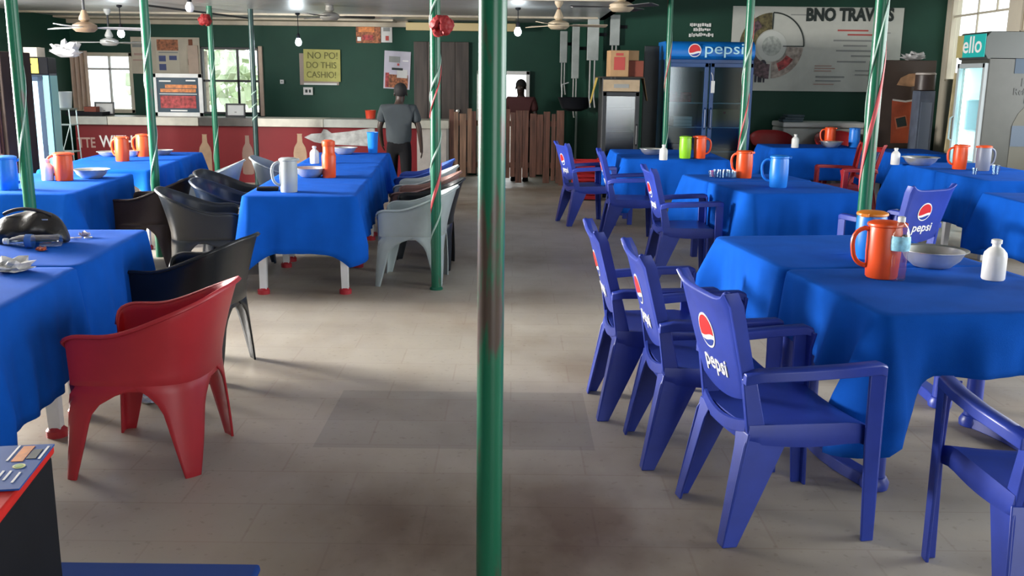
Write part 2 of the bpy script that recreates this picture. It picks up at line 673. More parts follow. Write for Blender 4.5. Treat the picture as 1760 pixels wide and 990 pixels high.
# cornice and ceiling battens
bm = bmesh.new()
box(bm, ((XL - 1.72) / 2, YB - .05, 2.415), (-1.72 - XL, .1, .10))
box(bm, ((XL - 1.9) / 2, YB - .3, 2.445), (-1.9 - XL, .5, .03))
struct(finish('trim_2', bm, BEIGE, smooth=False, bevel=.008))
bm = bmesh.new()
box(bm, (-.85, YB - .45, 2.36), (1.72, .06, .12))
struct(finish('trim_3', bm, mat('yellowed_trim', (.50, .40, .20), .6), smooth=False, bevel=.008))
bm = bmesh.new()
for y in (11.3, 14.6):
    box(bm, ((XL + 1.2) / 2, y, 2.45), (1.2 - XL, .05, .03))
struct(finish('trim_4', bm, BEIGE, smooth=False, bevel=.005))
# sloping cable and pipe under the ceiling, seen as thin diagonal lines
bm = bmesh.new()
tube(bm, [(-4.6, 12.6, 2.42), (-3.9, 14.8, 2.40)], .014, 6)
struct(finish('trim_5', bm, DARKM))


def window(name, h, Y, bars_v, bars_h, fm, label, frame=.06):
    x0, x1, z0, z1 = h
    root = bpy.data.objects.new(name, None)
    COL.objects.link(root)
    root.location = ((x0 + x1) / 2, Y, z0)
    struct(root, label, 'window')
    w, hh = x1 - x0, z1 - z0
    bm = bmesh.new()
    for s in (-1, 1): box(bm, (s * (w / 2 - frame / 2), 0, hh / 2), (frame, .12, hh))
    for z in (frame / 2, hh - frame / 2): box(bm, (0, 0, z), (w, .12, frame))
    finish('window_frame', bm, fm, root, smooth=False, bevel=.006)
    bm = bmesh.new()
    for u in bars_v: box(bm, ((u - .5) * w, .0, hh / 2), (.035, .04, hh - .02))
    for v in bars_h: box(bm, (0, .0, v * hh), (w - .02, .04, .035))
    finish('glazing_bar', bm, fm if fm != CREAM else WHITE, root, smooth=False, bevel=.004)
    bm = bmesh.new()
    box(bm, (0, .01, hh / 2), (w - .04, .006, hh - .04))
    finish('pane', bm, PANE, root, smooth=False)
    return root


w1 = window('window_1', H1, YB + .06, (.62,), (.73,), CREAM, 'bright window behind the left end of the counter with a beige curtain')
w2 = window('window_2', H2, YB + .06, (.62,), (.50,), DARKM, 'bright barred window behind the counter, right of the framed blue poster', .035)
for hx, sgn in ((H2[0] - .10, 1), (H2[1] + .03, -1)):
    bm = bmesh.new()
    box(bm, (hx, YB - .02, (.95 + H2[3]) / 2), (.16 if sgn > 0 else .06, .05, H2[3] - .95 + .04))
    struct(finish('trim_6' if sgn > 0 else 'trim_7', bm, CURT, smooth=False, bevel=.006))
bm = bmesh.new()
xs = [i / 24 for i in range(25)]
cw = (W1[1] - W1[0]) * .30
loft(bm, [[(W1[0] + .02 + u * cw, YB - .07 + .03 * sin(u * 26), z) for u in xs] for z in (1.0, 1.4, 1.8, W1[3] + .02)], closed=False)
tag(finish('window_curtain', bm, CURT, solid=.004), 'beige curtain drawn to the left side of the bright left window', 'curtain')
# doorway to the yard
dr = bpy.data.objects.new('door_1', None)
COL.objects.link(dr)
dr.location = ((D1[0] + D1[1]) / 2, YB, 0)
struct(dr, 'open white framed doorway to the bright yard behind the wooden fence', 'door')
bm = bmesh.new()
dw, dh = D1[1] - D1[0], D1[3]
for s in (-1, 1): box(bm, (s * (dw / 2 - .03), 0, dh / 2), (.06, .2, dh))
box(bm, (0, 0, dh - .03), (dw, .2, .06))
finish('door_frame', bm, WHITE, dr, smooth=False, bevel=.006)
# brown door and dark passage boards left of the doorway
dp = rect(712, 72, 806, 310, YB - .05)
d2 = bpy.data.objects.new('door_2', None)
COL.objects.link(d2)
d2.location = ((dp[0] + dp[1]) / 2, YB - .05, 0)
struct(d2, 'dark brown plank door in the dim recess behind the counter end', 'door')
bm = bmesh.new()
ww = dp[1] - dp[0]
for k in range(4): box(bm, ((k - 1.5) * ww / 4, 0, dp[3] / 2), (ww / 4 - .008, .05, dp[3]))
finish('door_panel', bm, mat('dark_door_wood', (.045, .034, .028), .5, noise=.5, nscale=2, stretch=(8, 8, .7)), d2, smooth=False, bevel=.004)
bm = bmesh.new()
lathe(bm, [(.012, 0), (.03, .01), (.03, .03), (.0, .045)], 12)
bmesh.ops.transform(bm, matrix=Matrix.Translation((ww * .3, -.03, 1.05)) @ Matrix.Rotation(pi / 2, 4, 'X'), verts=bm.verts)
finish('door_handle', bm, STEEL, d2)
# right wall: frosted window and panelled cream door
root = bpy.data.objects.new('window_3', None)
COL.objects.link(root)
root.location = (XR + .05, (RW[0] + RW[1]) / 2, RW[2])
struct(root, 'bright white window high in the far end of the right wall', 'window')
ln, hh = RW[1] - RW[0], RW[3] - RW[2]
bm = bmesh.new()
for s in (-1, 1): box(bm, (0, s * (ln / 2 - .015), hh / 2), (.08, .03, hh))
for z in (.015, hh - .015): box(bm, (0, 0, z), (.08, ln, .03))
finish('window_frame', bm, CREAM, root, smooth=False, bevel=.006)
bm = bmesh.new()
box(bm, (0, .1, hh / 2), (.025, .025, hh))
box(bm, (0, 0, hh * .68), (.025, ln, .03))
box(bm, (0, -.45, hh * .84), (.025, .025, hh * .32))
finish('glazing_bar', bm, CREAM, root, smooth=False, bevel=.004)
bm = bmesh.new()
box(bm, (.02, 0, hh / 2), (.006, ln - .05, hh - .05))
finish('pane', bm, PANE, root, smooth=False)
root = bpy.data.objects.new('door_3', None)
COL.objects.link(root)
root.location = (XR - .02, 11.9, 0)
struct(root, 'cream panelled door leaf on the right wall beside the tall drinks fridge', 'door')
bm = bmesh.new()
box(bm, (0, 0, 1.45), (.05, 2.2, 2.9))
finish('door_leaf', bm, WALLC, root, smooth=False, bevel=.01)
bm = bmesh.new()
for y in (-.55, .55):
    for z in (.7, 1.75, 2.6):
        for s in (-1, 1):
            box(bm, (-.035, y + s * .36, z), (.02, .04, .76))
            box(bm, (-.035, y, z + s * .36), (.02, .76, .04))
finish('door_moulding', bm, BEIGE, root, smooth=False, bevel=.006)

# the yard beyond the back windows
for i, (x, y, r) in enumerate([(-7.2, 22.5, 1.5), (-3.6, 23.5, 1.25)]):
    bm = bmesh.new()
    for k in range(260):
        th, ph = random.random() * 2 * pi, math.acos(random.uniform(-.2, 1))
        rr = r * random.uniform(.75, 1.0)
        p = Vector((rr * sin(ph) * cos(th), rr * sin(ph) * sin(th), r * .75 + rr * .8 * cos(ph)))
        M = Matrix.Translation(p) @ Euler((random.random() * 6, random.random() * 6, random.random() * 6)).to_matrix().to_4x4()
        box(bm, (0, 0, 0), (.30, .16, .02), M=M)
    lathe(bm, [(.10, -.2), (.07, .9)], 8)
    o = finish('garden_shrub', bm, LEAF, smooth=False)
    o.location = (x, y, 0)
    tag(o, ['pale green shrub outside the left window', 'pale green shrub outside the barred window'][i], 'shrub', 'shrubs in the yard')
bm = bmesh.new()
for k in range(26):
    x = -6 + k * .16
    prism(bm, [(x, 17.6, 2.42), (x + .08, 17.6, 2.46), (x + .16, 17.6, 2.42), (x + .16, 17.6, 2.40), (x, 17.6, 2.40)], (0, 1.8, -.35))
for x in (-6, -1.9): box(bm, (x, 19.3, .98), (.08, .08, 2.1))
tag(finish('tin_awning', bm, mat('rusty_tin', (.45, .38, .30), .6, noise=.3), smooth=False), 'corrugated tin awning outside the barred window', 'awning')

# ------------------------------------------------------------------ poles
def pole(x, y, top, m, label, d=.077, rib=(), flange=False, lean=(0, 0)):
    root = thing('support_pole', (x, y, 0), label, 'pole', group='green roof poles')
    bm = bmesh.new()
    r = d / 2
    n = 20
    rings = []
    for z in [i * top / 16 for i in range(17)]:
        rings.append([(r * cos(2 * pi * k / n) + lean[0] * z, r * sin(2 * pi * k / n) + lean[1] * z, z) for k in range(n)])
    loft(bm, rings)
    finish('pipe', bm, m, root)
    if flange:
        bm = bmesh.new()
        lathe(bm, [(r + .012, 0), (r + .012, .012), (r + .003, .02)], 20)
        finish('foot_plate', bm, m, root)
    for (mm, z0, z1, turns, ph, wd) in rib:
        bm = bmesh.new()
        N = max(24, int(abs(turns) * 24))
        rg = []
        for i in range(N + 1):
            t = i / N
            a = ph + 2 * pi * turns * t
            z = z0 + (z1 - z0) * t
            cx, cy = lean[0] * z, lean[1] * z
            rg.append([(cx + (r + .002) * cos(a), cy + (r + .002) * sin(a), z - wd / 2),
                       (cx + (r + .005) * cos(a), cy + (r + .005) * sin(a), z),
                       (cx + (r + .002) * cos(a), cy + (r + .002) * sin(a), z + wd / 2)])
        loft(bm, rg, closed=False, cap=False)
        finish('ribbon', bm, mm, root, solid=.002)
    return root


pole(-.062, 2.78, 2.45, POLEW, 'thick worn green pole in the centre of the picture, nearest of all', .079)
pole(-3.15, 6.3, 2.45, POLE, 'green pole behind the black bag at the far left', .076,
     rib=((WRIB, .75, 2.4, 1.4, 2.6, .05),))
pole(-3.12, 8.47, 2.45, POLE, 'ribboned green pole in front of the orange jugs on the far left table', .072,
     rib=((WRIB, .2, 2.4, 2.5, .3, .04),))
pole(-3.95, 13.0, 2.45, POLE, 'thin green pole with a red paper flower, before the barred window', .070,
     rib=((WRIB, .2, 2.4, 2.5, 1.3, .04),))
pole(-3.55, 13.5, 2.45, mat('dark_pole_enamel', (.012, .05, .045), .35, noise=.3), 'thin dark pole crossing the middle of the barred window', .070,
     rib=((WRIB, .9, 1.4, 3, .5, .02),))
pole(-.578, 7.25, 2.45, POLE, 'green pole wound with white and red ribbon beside the pale grey chair', .076, flange=True,
     rib=((WRIB, .25, 2.4, 4.0, 1.9, .030), (PINK, .62, .95, .45, 3.6, .07), (PINK, 1.3, 2.0, 1.0, 3.4, .03)))
pole(2.0, 13.0, 3.05, POLE, 'thin green pole left of the double door soft drink fridge', .070,
     rib=((PINK, 1.5, 2.9, 1.2, 3.3, .05), (WRIB, .6, 2.9, 2.0, 4.2, .05)))
pole(2.135, 9.16, 3.05, POLE, 'green pole with pink ribbon at the right edge of the double door fridge', .073,
     rib=((PINK, .95, 1.45, .4, 3.2, .06), (WRIB, .5, 2.9, 3.0, .5, .05), (PINK, 1.85, 2.6, .5, 5.2, .07)))
pole(2.07, 5.7, 3.05, POLE, 'green pole with a broad pink ribbon behind the near right table', .078,
     rib=((PINK, 1.02, 1.75, .5, 3.0, .13), (WRIB, .5, 2.9, 1.6, 5.1, .04)))


def flower(p, label):
    bm = bmesh.new()
    for k in range(26):
        a, b = random.random() * 6.28, random.uniform(-1, 1)
        M = Matrix.Rotation(a, 4, 'Z') @ Matrix.Rotation(b, 4, 'Y') @ Matrix.Translation((.06, 0, 0))
        lathe(bm, [(.005, -.035), (.032, -.01), (.034, .012), (.008, .03)], 7)
        bmesh.ops.transform(bm, matrix=M @ Matrix.Rotation(pi / 2, 4, 'Y'), verts=bm.verts[-28:])
    o = finish('paper_flower', bm, FLOWER)
    o.location = p
    tag(o, label, 'decoration', 'red paper flowers')


flower(atY(352, 34, 12.93) + Vector((0, 0, 0)), 'red paper flower tied to the thin pole before the barred window')
flower(atY(760, 45, 7.16), 'dark red paper flower tied near the top of the ribboned centre pole')

# ------------------------------------------------------------------ tables and cloths


def hang(cx, cy, w, l, rz, drops, seed, label, z=.738, tip=.16, flare=.10, amp=.042, group='blue tablecloths', n_th=0):
    """cloth lying on a w x l top, hanging drops = (front -y, right +x, back +y, left -x)"""
    rnd = random.Random(seed)
    r = .045
    hw, hl = w / 2, l / 2
    S = []
    corners = [(hw - r, -hl + r), (hw - r, hl - r), (-hw + r, hl - r), (-hw + r, -hl + r)]
    sides = [((-hw + r, -hl), (hw - r, -hl), (0, -1), 0), ((hw, -hl + r), (hw, hl - r), (1, 0), 1),
             ((hw - r, hl), (-hw + r, hl), (0, 1), 2), ((-hw, hl - r), (-hw, -hl + r), (-1, 0), 3)]
    u = 0.0
    for i, (a, b, n, si) in enumerate(sides):
        L = sqrt((b[0] - a[0]) ** 2 + (b[1] - a[1]) ** 2)
        N = max(8, int(L / .022))
        d0, dm, d1 = drops[si - 1], drops[si], drops[(si + 1) % 4]
        for k in range(N):
            t = k / N
            p = (a[0] + (b[0] - a[0]) * t, a[1] + (b[1] - a[1]) * t)
            e0, e1 = t * L, (1 - t) * L
            f0 = max(0, 1 - e0 / .19) ** 1.7 * (1 if d0 > .02 and dm > .02 else 0)
            f1 = max(0, 1 - e1 / .19) ** 1.7 * (1 if d1 > .02 and dm > .02 else 0)
            S.append((p, n, dm, max(f0, f1), u + t * L))
        u += L
        c = corners[i]
        a0 = math.atan2(n[1], n[0])
        for k in range(6):
            t = k / 6
            ang = a0 + t * pi / 2
            nn = (cos(ang), sin(ang))
            both = dm > .02 and d1 > .02
            dd = dm + (d1 - dm) * t if both else ((dm if t < .8 else .012) if dm > .02 else (d1 if t > .2 else .012))
            S.append(((c[0] + nn[0] * r, c[1] + nn[1] * r), nn, dd, 1.0 if both else 0.0, u + t * r * 1.5))
        u += r * 1.5
    ks = [rnd.choice([2.6, 3.1, 3.7]), rnd.choice([4.9, 5.6, 6.3]), rnd.uniform(8, 11)]
    ph = [rnd.random() * 6.28 for _ in range(3)]
    steps = 9
    bm = bmesh.new()
    ringsets = []
    for f in (.30, .65, .93):
        ringsets.append([(x * f, y * f, z + .0025 * sin(7 * x + ph[0]) * sin(6 * y + ph[1]) + .002) for (x, y), *_ in S])
    ringsets.append([(x, y, z) for (x, y), *_ in S])
    ringsets.append([(x + n[0] * .008, y + n[1] * .008, z - .006) for (x, y), n, *_ in S])
    for k in range(1, steps + 1):
        s = k / steps
        rg = []
        for (x, y), n, dd, ct, uu in S:
            D = max(.012, dd + tip * ct + .012 * sin(uu * 2.1 + ph[2])) if dd > .02 else .012
            dep = s * D
            g = min(1.0, dep / .35)
            fold = .55 * sin(ks[0] * 2 * uu + ph[0]) + .6 * sin(ks[1] * 2 * uu + ph[1] + .8 * s) + .42 * sin(ks[2] * 2 * uu + ph[2] + 1.2 * s) + .16 * sin(ks[2] * 4.3 * uu + ph[0])
            out = .010 + (amp * fold * (1 - .6 * ct) + .018 + flare * ct) * g if dd > .02 else .008
            if dd > .02: out = max(out, .006)
            rg.append((x + n[0] * out, y + n[1] * out, z - .006 - dep))
        ringsets.append(rg)
    vs = [[bm.verts.new(p) for p in rg] for rg in ringsets]
    n = len(S)
    for a, b in zip(vs, vs[1:]):
        for i in range(n): bm.faces.new((a[i], b[i], b[(i + 1) % n], a[(i + 1) % n]))
    bm.faces.new(vs[0])
    bmesh.ops.recalc_face_normals(bm, faces=bm.faces)
    o = finish('tablecloth', bm, CLOTH, angle=80)
    o.location = (cx, cy, 0)
    o.rotation_euler = (0, 0, rz)
    md = o.modifiers.new('thickness', 'SOLIDIFY')
    md.thickness = .002
    md.offset = 1
    if n_th % 2: o.location.z = .0015
    return tag(o, label, 'tablecloth', group)


def table(cx, cy, w, l, rz, legm, label, style='square', footm=None, group='plastic dining tables'):
    root = thing('dining_table', (cx, cy, 0), label, 'table', rz, group)
    bm = bmesh.new()
    box(bm, (0, 0, .716), (w - .02, l - .02, .03))
    finish('tabletop', bm, legm, root, smooth=False, bevel=.012)
    ix, iy = w / 2 - .10, l / 2 - .12
    for sx in (-1, 1):
        for sy in (-1, 1):
            bm = bmesh.new()
            if style == 'round':
                lathe(bm, [(.040, .03), (.036, .35), (.040, .702)], 14, (sx * ix, sy * iy, 0), cap=True)
            else:
                a, b = .034, .026
                loft(bm, [[(sx * ix + i * q + sx * e, sy * iy + j * q + sy * e, z) for i, j in ((-1, -1), (1, -1), (1, 1), (-1, 1))]
                          for z, q, e in ((.0, b, .0), (.702, a, -.01))])
            lg = finish('leg', bm, legm, root, bevel=.004)
            if footm:
                bm = bmesh.new()
                lathe(bm, [(.045, 0), (.046, .03), (.03, .045)], 12, (sx * ix, sy * iy, 0))
                finish('leg_foot', bm, footm, lg)
    if style == 'round':
        for sx in (-1, 1):
            bm = bmesh.new()
            pts = arc((sx * ix, -iy, .028), (sx * (ix + .10), 0, .028), (sx * ix, iy, .028), 14)
            rg = []
            for i, p in enumerate(pts):
                wd = .042 if 0 < i < 14 else .048
                rg.append([p + Vector((-wd, 0, -.027)), p + Vector((wd, 0, -.027)), p + Vector((wd * .8, 0, .022)), p + Vector((-wd * .8, 0, .022))])
            loft(bm, rg)
            for sy in (-1, 1): lathe(bm, [(.055, .001), (.058, .03), (.044, .055)], 14, (sx * ix, sy * iy, 0))
            finish('foot_rail', bm, legm, root, bevel=.004)
    return root


R1 = math.atan2(.135, 1.0)


def row(ox, oy, rz, w, lens, legm, names, drop, style='square', footm=None, seed=1, tip=.16, gap=.03, flare=.1):
    """tables one behind another; (ox, oy) = front left corner, row direction rotated by rz"""
    ex, ey = Vector((cos(rz), sin(rz), 0)), Vector((-sin(rz), cos(rz), 0))
    s = 0.0
    n = len(lens)
    for i, L in enumerate(lens):
        c = Vector((ox, oy, 0)) + ex * (w / 2) + ey * (s + L / 2)
        table(c.x, c.y, w, L, rz, legm, names[i][0], style, footm)
        dr = (drop[0] if i == 0 else 0, drop[1], drop[2] if i == n - 1 else 0, drop[3])
        hang(c.x, c.y, w + .008 * (i % 2), L + gap - .017, rz, dr, seed + i, names[i][1], tip=tip, flare=flare, n_th=i)
        s += L + gap


row(1.37, 3.50, R1, 1.02, (.87, .92), BLUE, [
    ('blue plastic table with curved foot rail under the near right cloth', 'blue tablecloth at the near right with one corner hanging lowest'),
    ('blue plastic table under the cloth carrying the steel bowl and orange lidded jug', 'blue tablecloth under the steel bowl on the second table of the near right row')],
    (.235, .30, .22, .30), 'round', seed=11, tip=.235, flare=.13)
row(1.80, 7.42, .17, .95, (.85, .62), BLUE, [
    ('blue plastic table under the cloth left of the back turned blue chair', 'blue tablecloth under the lone sky blue jug on the middle right table'),
    ('blue plastic table under the orange jug in the middle of the right side', 'blue tablecloth under the orange jug beside the pink ribboned pole')],
    (.42, .36, .30, .42), seed=21)
row(1.20, 10.65, 0, 1.15, (.72, .72), BLUE, [
    ('plastic table under the lime green jug', 'blue tablecloth under the lime green jug'),
    ('plastic table in front of the dark glass cooler', 'blue tablecloth in front of the dark glass cooler with a steel bowl on it')],
    (.40, .35, .3, .40), seed=31)
row(3.36, 12.76, 0, 1.15, (.78,), WHITE, [
    ('plastic table in front of the white chest freezer', 'blue tablecloth on the table in front of the white chest freezer')],
    (.42, .3, .3, .40), seed=41)
row(4.66, 11.92, 0, .70, (.95,), WHITE, [
    ('plastic table before the brown printed drinks cooler', 'blue tablecloth on the table before the brown printed drinks cooler')],
    (.40, .3, .3, .40), seed=45)
row(4.21, 8.66, .05, .95, (.95, .95), WHITE, [
    ('plastic table under the cloth with the grey orange lidded jug', 'blue tablecloth under the two jugs in front of the tall lit fridge'),
    ('plastic table carrying the shallow steel bowl at the far right', 'blue tablecloth under the shallow steel bowl and white flask at the far right')],
    (.48, .3, .3, .46), seed=51)
row(3.72, 6.55, 0, .95, (1.15,), WHITE, [
    ('plastic table at the right picture edge behind the near right row', 'blue tablecloth at the right picture edge behind the near right row')],
    (.42, .3, .40, .42), seed=55, tip=.1)
row(-1.93, 6.90, .067, .80, (1.28, 1.38, 1.42), WHITE, [
    ('white legged table with red feet at the near end of the centre row', 'blue tablecloth at the near end of the centre row, under the pale grey jug'),
    ('white legged table under the tall orange flask in the centre row', 'blue tablecloth under the tall orange flask in the centre row'),
    ('white legged table at the far end of the centre row', 'blue tablecloth at the far end of the centre row, under the sky blue tumbler')],
    (.40, .36, .30, .40), footm=RED, seed=61, tip=.10, flare=.07)
row(-2.80, 3.02, .085, .97, (1.12, 1.05), WHITE, [
    ('white legged table with red feet at the near left, beside the red chair', 'blue tablecloth at the near left edge beside the red chair'),
    ('white legged table with red feet carrying the black bag', 'blue tablecloth under the black bag and clear bottle')],
    (.46, .44, .30, .40), footm=RED, seed=71, tip=.08, flare=.05)
row(-4.12, 6.80, .09, .98, (1.50,), WHITE, [
    ('white legged table with red feet under the blue jug at the left edge', 'blue tablecloth under the blue jug and the steel bowl at the left edge')],
    (.42, .42, .0, .40), footm=RED, seed=81, tip=.08)
row(-4.22, 8.62, .10, .98, (1.05, 1.05), WHITE, [
    ('white legged table under the nearer of the two far left orange jugs', 'blue tablecloth under the nearer of the two far left orange jugs'),
    ('white legged table at the far left in front of the red counter', 'blue tablecloth on the farthest left table in front of the red counter')],
    (.10, .40, .34, .40), footm=RED, seed=85, tip=.10)

# ------------------------------------------------------------------ blue armchair with printed back


def arm_chair(label, body=BLUE, backm=None, printed=True):
    root = thing('plastic_armchair', (0, 0, 0), label, 'chair')
    backm = backm or body
    # seat: dished slab with apron
    bm = bmesh.new()
    nx, ny = 10, 10
    g = []
    for j in range(ny + 1):
        y = -.215 + .44 * j / ny
        hw = .205 + .035 * j / ny
        rowv = []
        for i in range(nx + 1):
            u = -1 + 2 * i / nx
            z = .420 + .012 * u * u - (.020 * max(0, (j - ny + 2) / 2) ** 2)
            rowv.append((u * hw, y, z))
        g.append(rowv)
    loft(bm, g, closed=False)
    ap = []
    for k in range(3):
        zz = (0, -.03, -.062)[k]
        e = (0, .004, .002)[k]
        loop = []
        for j in range(ny + 1): loop.append((g[j][0][0] - e, g[j][0][1], g[j][0][2] + zz * (1 + .3 * sin(pi * j / ny))))
        for i in range(1, nx + 1): loop.append((g[ny][i][0], g[ny][i][1] + e, g[ny][i][2] + zz * (.75 + .4 * (2 * i / nx - 1) ** 2)))
        for j in range(ny - 1, -1, -1): loop.append((g[j][nx][0] + e, g[j][nx][1], g[j][nx][2] + zz * (1 + .3 * sin(pi * j / ny))))
        for i in range(nx - 1, 0, -1): loop.append((g[0][i][0], g[0][i][1] - e, g[0][i][2] + zz))
        ap.append(loop)
    loft(bm, ap, cap=False)
    bmesh.ops.remove_doubles(bm, verts=bm.verts, dist=.0005)
    finish('seat', bm, body, root, solid=.006)

    def Y(h): return -.200 - max(0, h - .42) * .27
    # backrest panel with forward flanges and eared top edge
    bm = bmesh.new()
    cols = 14
    rows = []
    for r in range(9):
        t = r / 8
        rowv = []
        for i in range(cols + 1):
            u = -1 + 2 * i / cols
            bot = .522 - .030 * (1 - u * u)
            top = .862 + .038 * u ** 6
            h = bot + (top - bot) * t
            hw = .178 + .034 * t
            rowv.append((u * hw, Y(h) - .008 * (1 - u * u) - (.012 if t > .99 else 0), h))
        rows.append(rowv)
    loft(bm, rows, closed=False)
    # top lip
    tl = rows[-1]
    loft(bm, [tl, [(x, y + .010, h + .006) for x, y, h in tl], [(x, y + .034, h - .006) for x, y, h in tl]], closed=False)
    for s in (0, cols):
        sg = 1 if s else -1
        e = [rows[r][s] for r in range(9)]
        loft(bm, [[(x, y, h) for x, y, h in e], [(x + sg * .008, y + .004, h) for x, y, h in e],
                  [(x + sg * .010, y + .046, h + .004) for x, y, h in e]], closed=False)
    back = finish('backrest', bm, backm, root, solid=.007)
    # side posts and lower cross bar
    for sg in (-1, 1):
        bm = bmesh.new()
        prism(bm, [(sg * .176, Y(.60), .60), (sg * .176, Y(.60) + .05, .60), (sg * .180, -.150, .40), (sg * .180, -.215, .37)], (sg * .026, 0, 0))
        finish('back_post', bm, body, root, bevel=.005)
    bm = bmesh.new()
    rg = []
    for i in range(13):
        u = -1 + i / 6
        z = .425 - .030 * (1 - u * u)
        y = -.212 - .016 * (1 - u * u)
        rg.append([(u * .182, y, z - .024), (u * .182, y - .010, z - .020), (u * .182, y - .010, z + .020), (u * .182, y, z + .024)])
    loft(bm, rg)
    finish('cross_bar', bm, body, root)
    # arm rests
    for sg in (-1, 1):
        bm = bmesh.new()
        path = [(.196, Y(.63) + .01, .615), (.225, -.20, .632), (.252, -.05, .640), (.262, .10, .646), (.258, .215, .650), (.252, .240, .640)]
        rg = []
        for (x, y, z) in path:
            rg.append([(sg * (x - .026), y, z - .030), (sg * (x - .026), y, z), (sg * (x - .018), y, z + .006), (sg * (x + .018), y, z + .006),
                       (sg * (x + .026), y, z), (sg * (x + .026), y, z - .034)])
        loft(bm, rg)
        finish('armrest', bm, body, root, bevel=.003)
        # front leg: L section running from arm to floor
        bm = bmesh.new()
        prism(bm, [(sg * .278, .176, .630), (sg * .278, .236, .630), (sg * .276, .240, .40), (sg * .268, .250, 0), (sg * .268, .205, 0), (sg * .276, .180, .38)], (-sg * .012, 0, 0))
        prism(bm, [(sg * .278, .240, .634), (sg * .200, .240, .634), (sg * .232, .242, .56), (sg * .236, .244, .40), (sg * .222, .252, 0), (sg * .268, .252, 0)], (0, -.012, 0))
        finish('leg', bm, body, root, bevel=.004)
        # rear leg: broad tapering L section raked back
        bm = bmesh.new()
        prism(bm, [(sg * .212, -.06, .405), (sg * .206, -.218, .40), (sg * .216, -.236, .36), (sg * .232, -.300, 0), (sg * .232, -.246, 0)], (-sg * .010, 0, 0))
        prism(bm, [(sg * .214, -.222, .405), (sg * .110, -.222, .405), (sg * .135, -.236, .34), (sg * .178, -.300, 0), (sg * .232, -.300, 0)], (0, .010, 0))
        finish('leg', bm, body, root, bevel=.004)
    if printed:
        def onback(h, x): return Matrix.Translation((x, Y(h) - .0122 + .006 * (x / .19) ** 2, h)) @ Matrix.Rotation(pi / 2, 4, 'X') @ Matrix.Rotation(math.atan(.27), 4, 'X')
        finish('emblem', emblem_bm(.066, onback(.715, -.025)), EMB, back, smooth=False)
        text('pepsi', .090, onback(.600, .0), LETW, back, sx=1.05, bold=.0012)
    return root


A = arm_chair('blue printed armchair nearest the camera on the left side of the near right table')


def put(o, x, y, rz):
    o.location = (x, y, 0)
    o.rotation_euler = (0, 0, rz)


GB = 'blue printed armchairs'
put(A, .985, 3.38, -pi / 2 + .20)
A['group'] = GB
for x, y, rz, lab in [
    (.83, 4.02, -pi / 2 + .06, 'blue printed armchair second from the camera beside the near right table'),
    (.70, 4.60, -pi / 2 + .04, 'blue printed armchair third from the camera beside the near right table'),
    (1.66, 2.79, -.06, 'blue armchair cut off by the lower right picture corner'),
    (1.40, 7.86, -pi / 2 + .06, 'blue printed armchair facing the middle right table with its armrest seen from the side'),
    (1.17, 9.68, -pi / 2 - .02, 'blue printed armchair facing the table with the lime green jug'),
    (.83, 10.85, -pi / 2 + .25, 'blue armchair standing farthest back by the wooden fence'),
    (2.72, 6.93, .50, 'blue printed armchair with its back to the camera behind the near right jugs')]:
    dup(A, (x, y, 0), lab, rz, GB)
B = arm_chair('red armchair with navy back, seen behind the pink ribboned pole', CRIM, CRIM, printed=False)
put(B, 3.78, 11.05, pi / 2 + .30)
bm = bmesh.new()
for yy_ in (0,):
    pts = [(-.135, .545), (.135, .545), (.165, .82), (-.165, .82)]
    prism(bm, [(x, -.200 - (h - .42) * .27 - .004, h) for x, h in pts], (0, .022, 0))
finish('back_pad', bm, NAVY, B, smooth=False, bevel=.005)


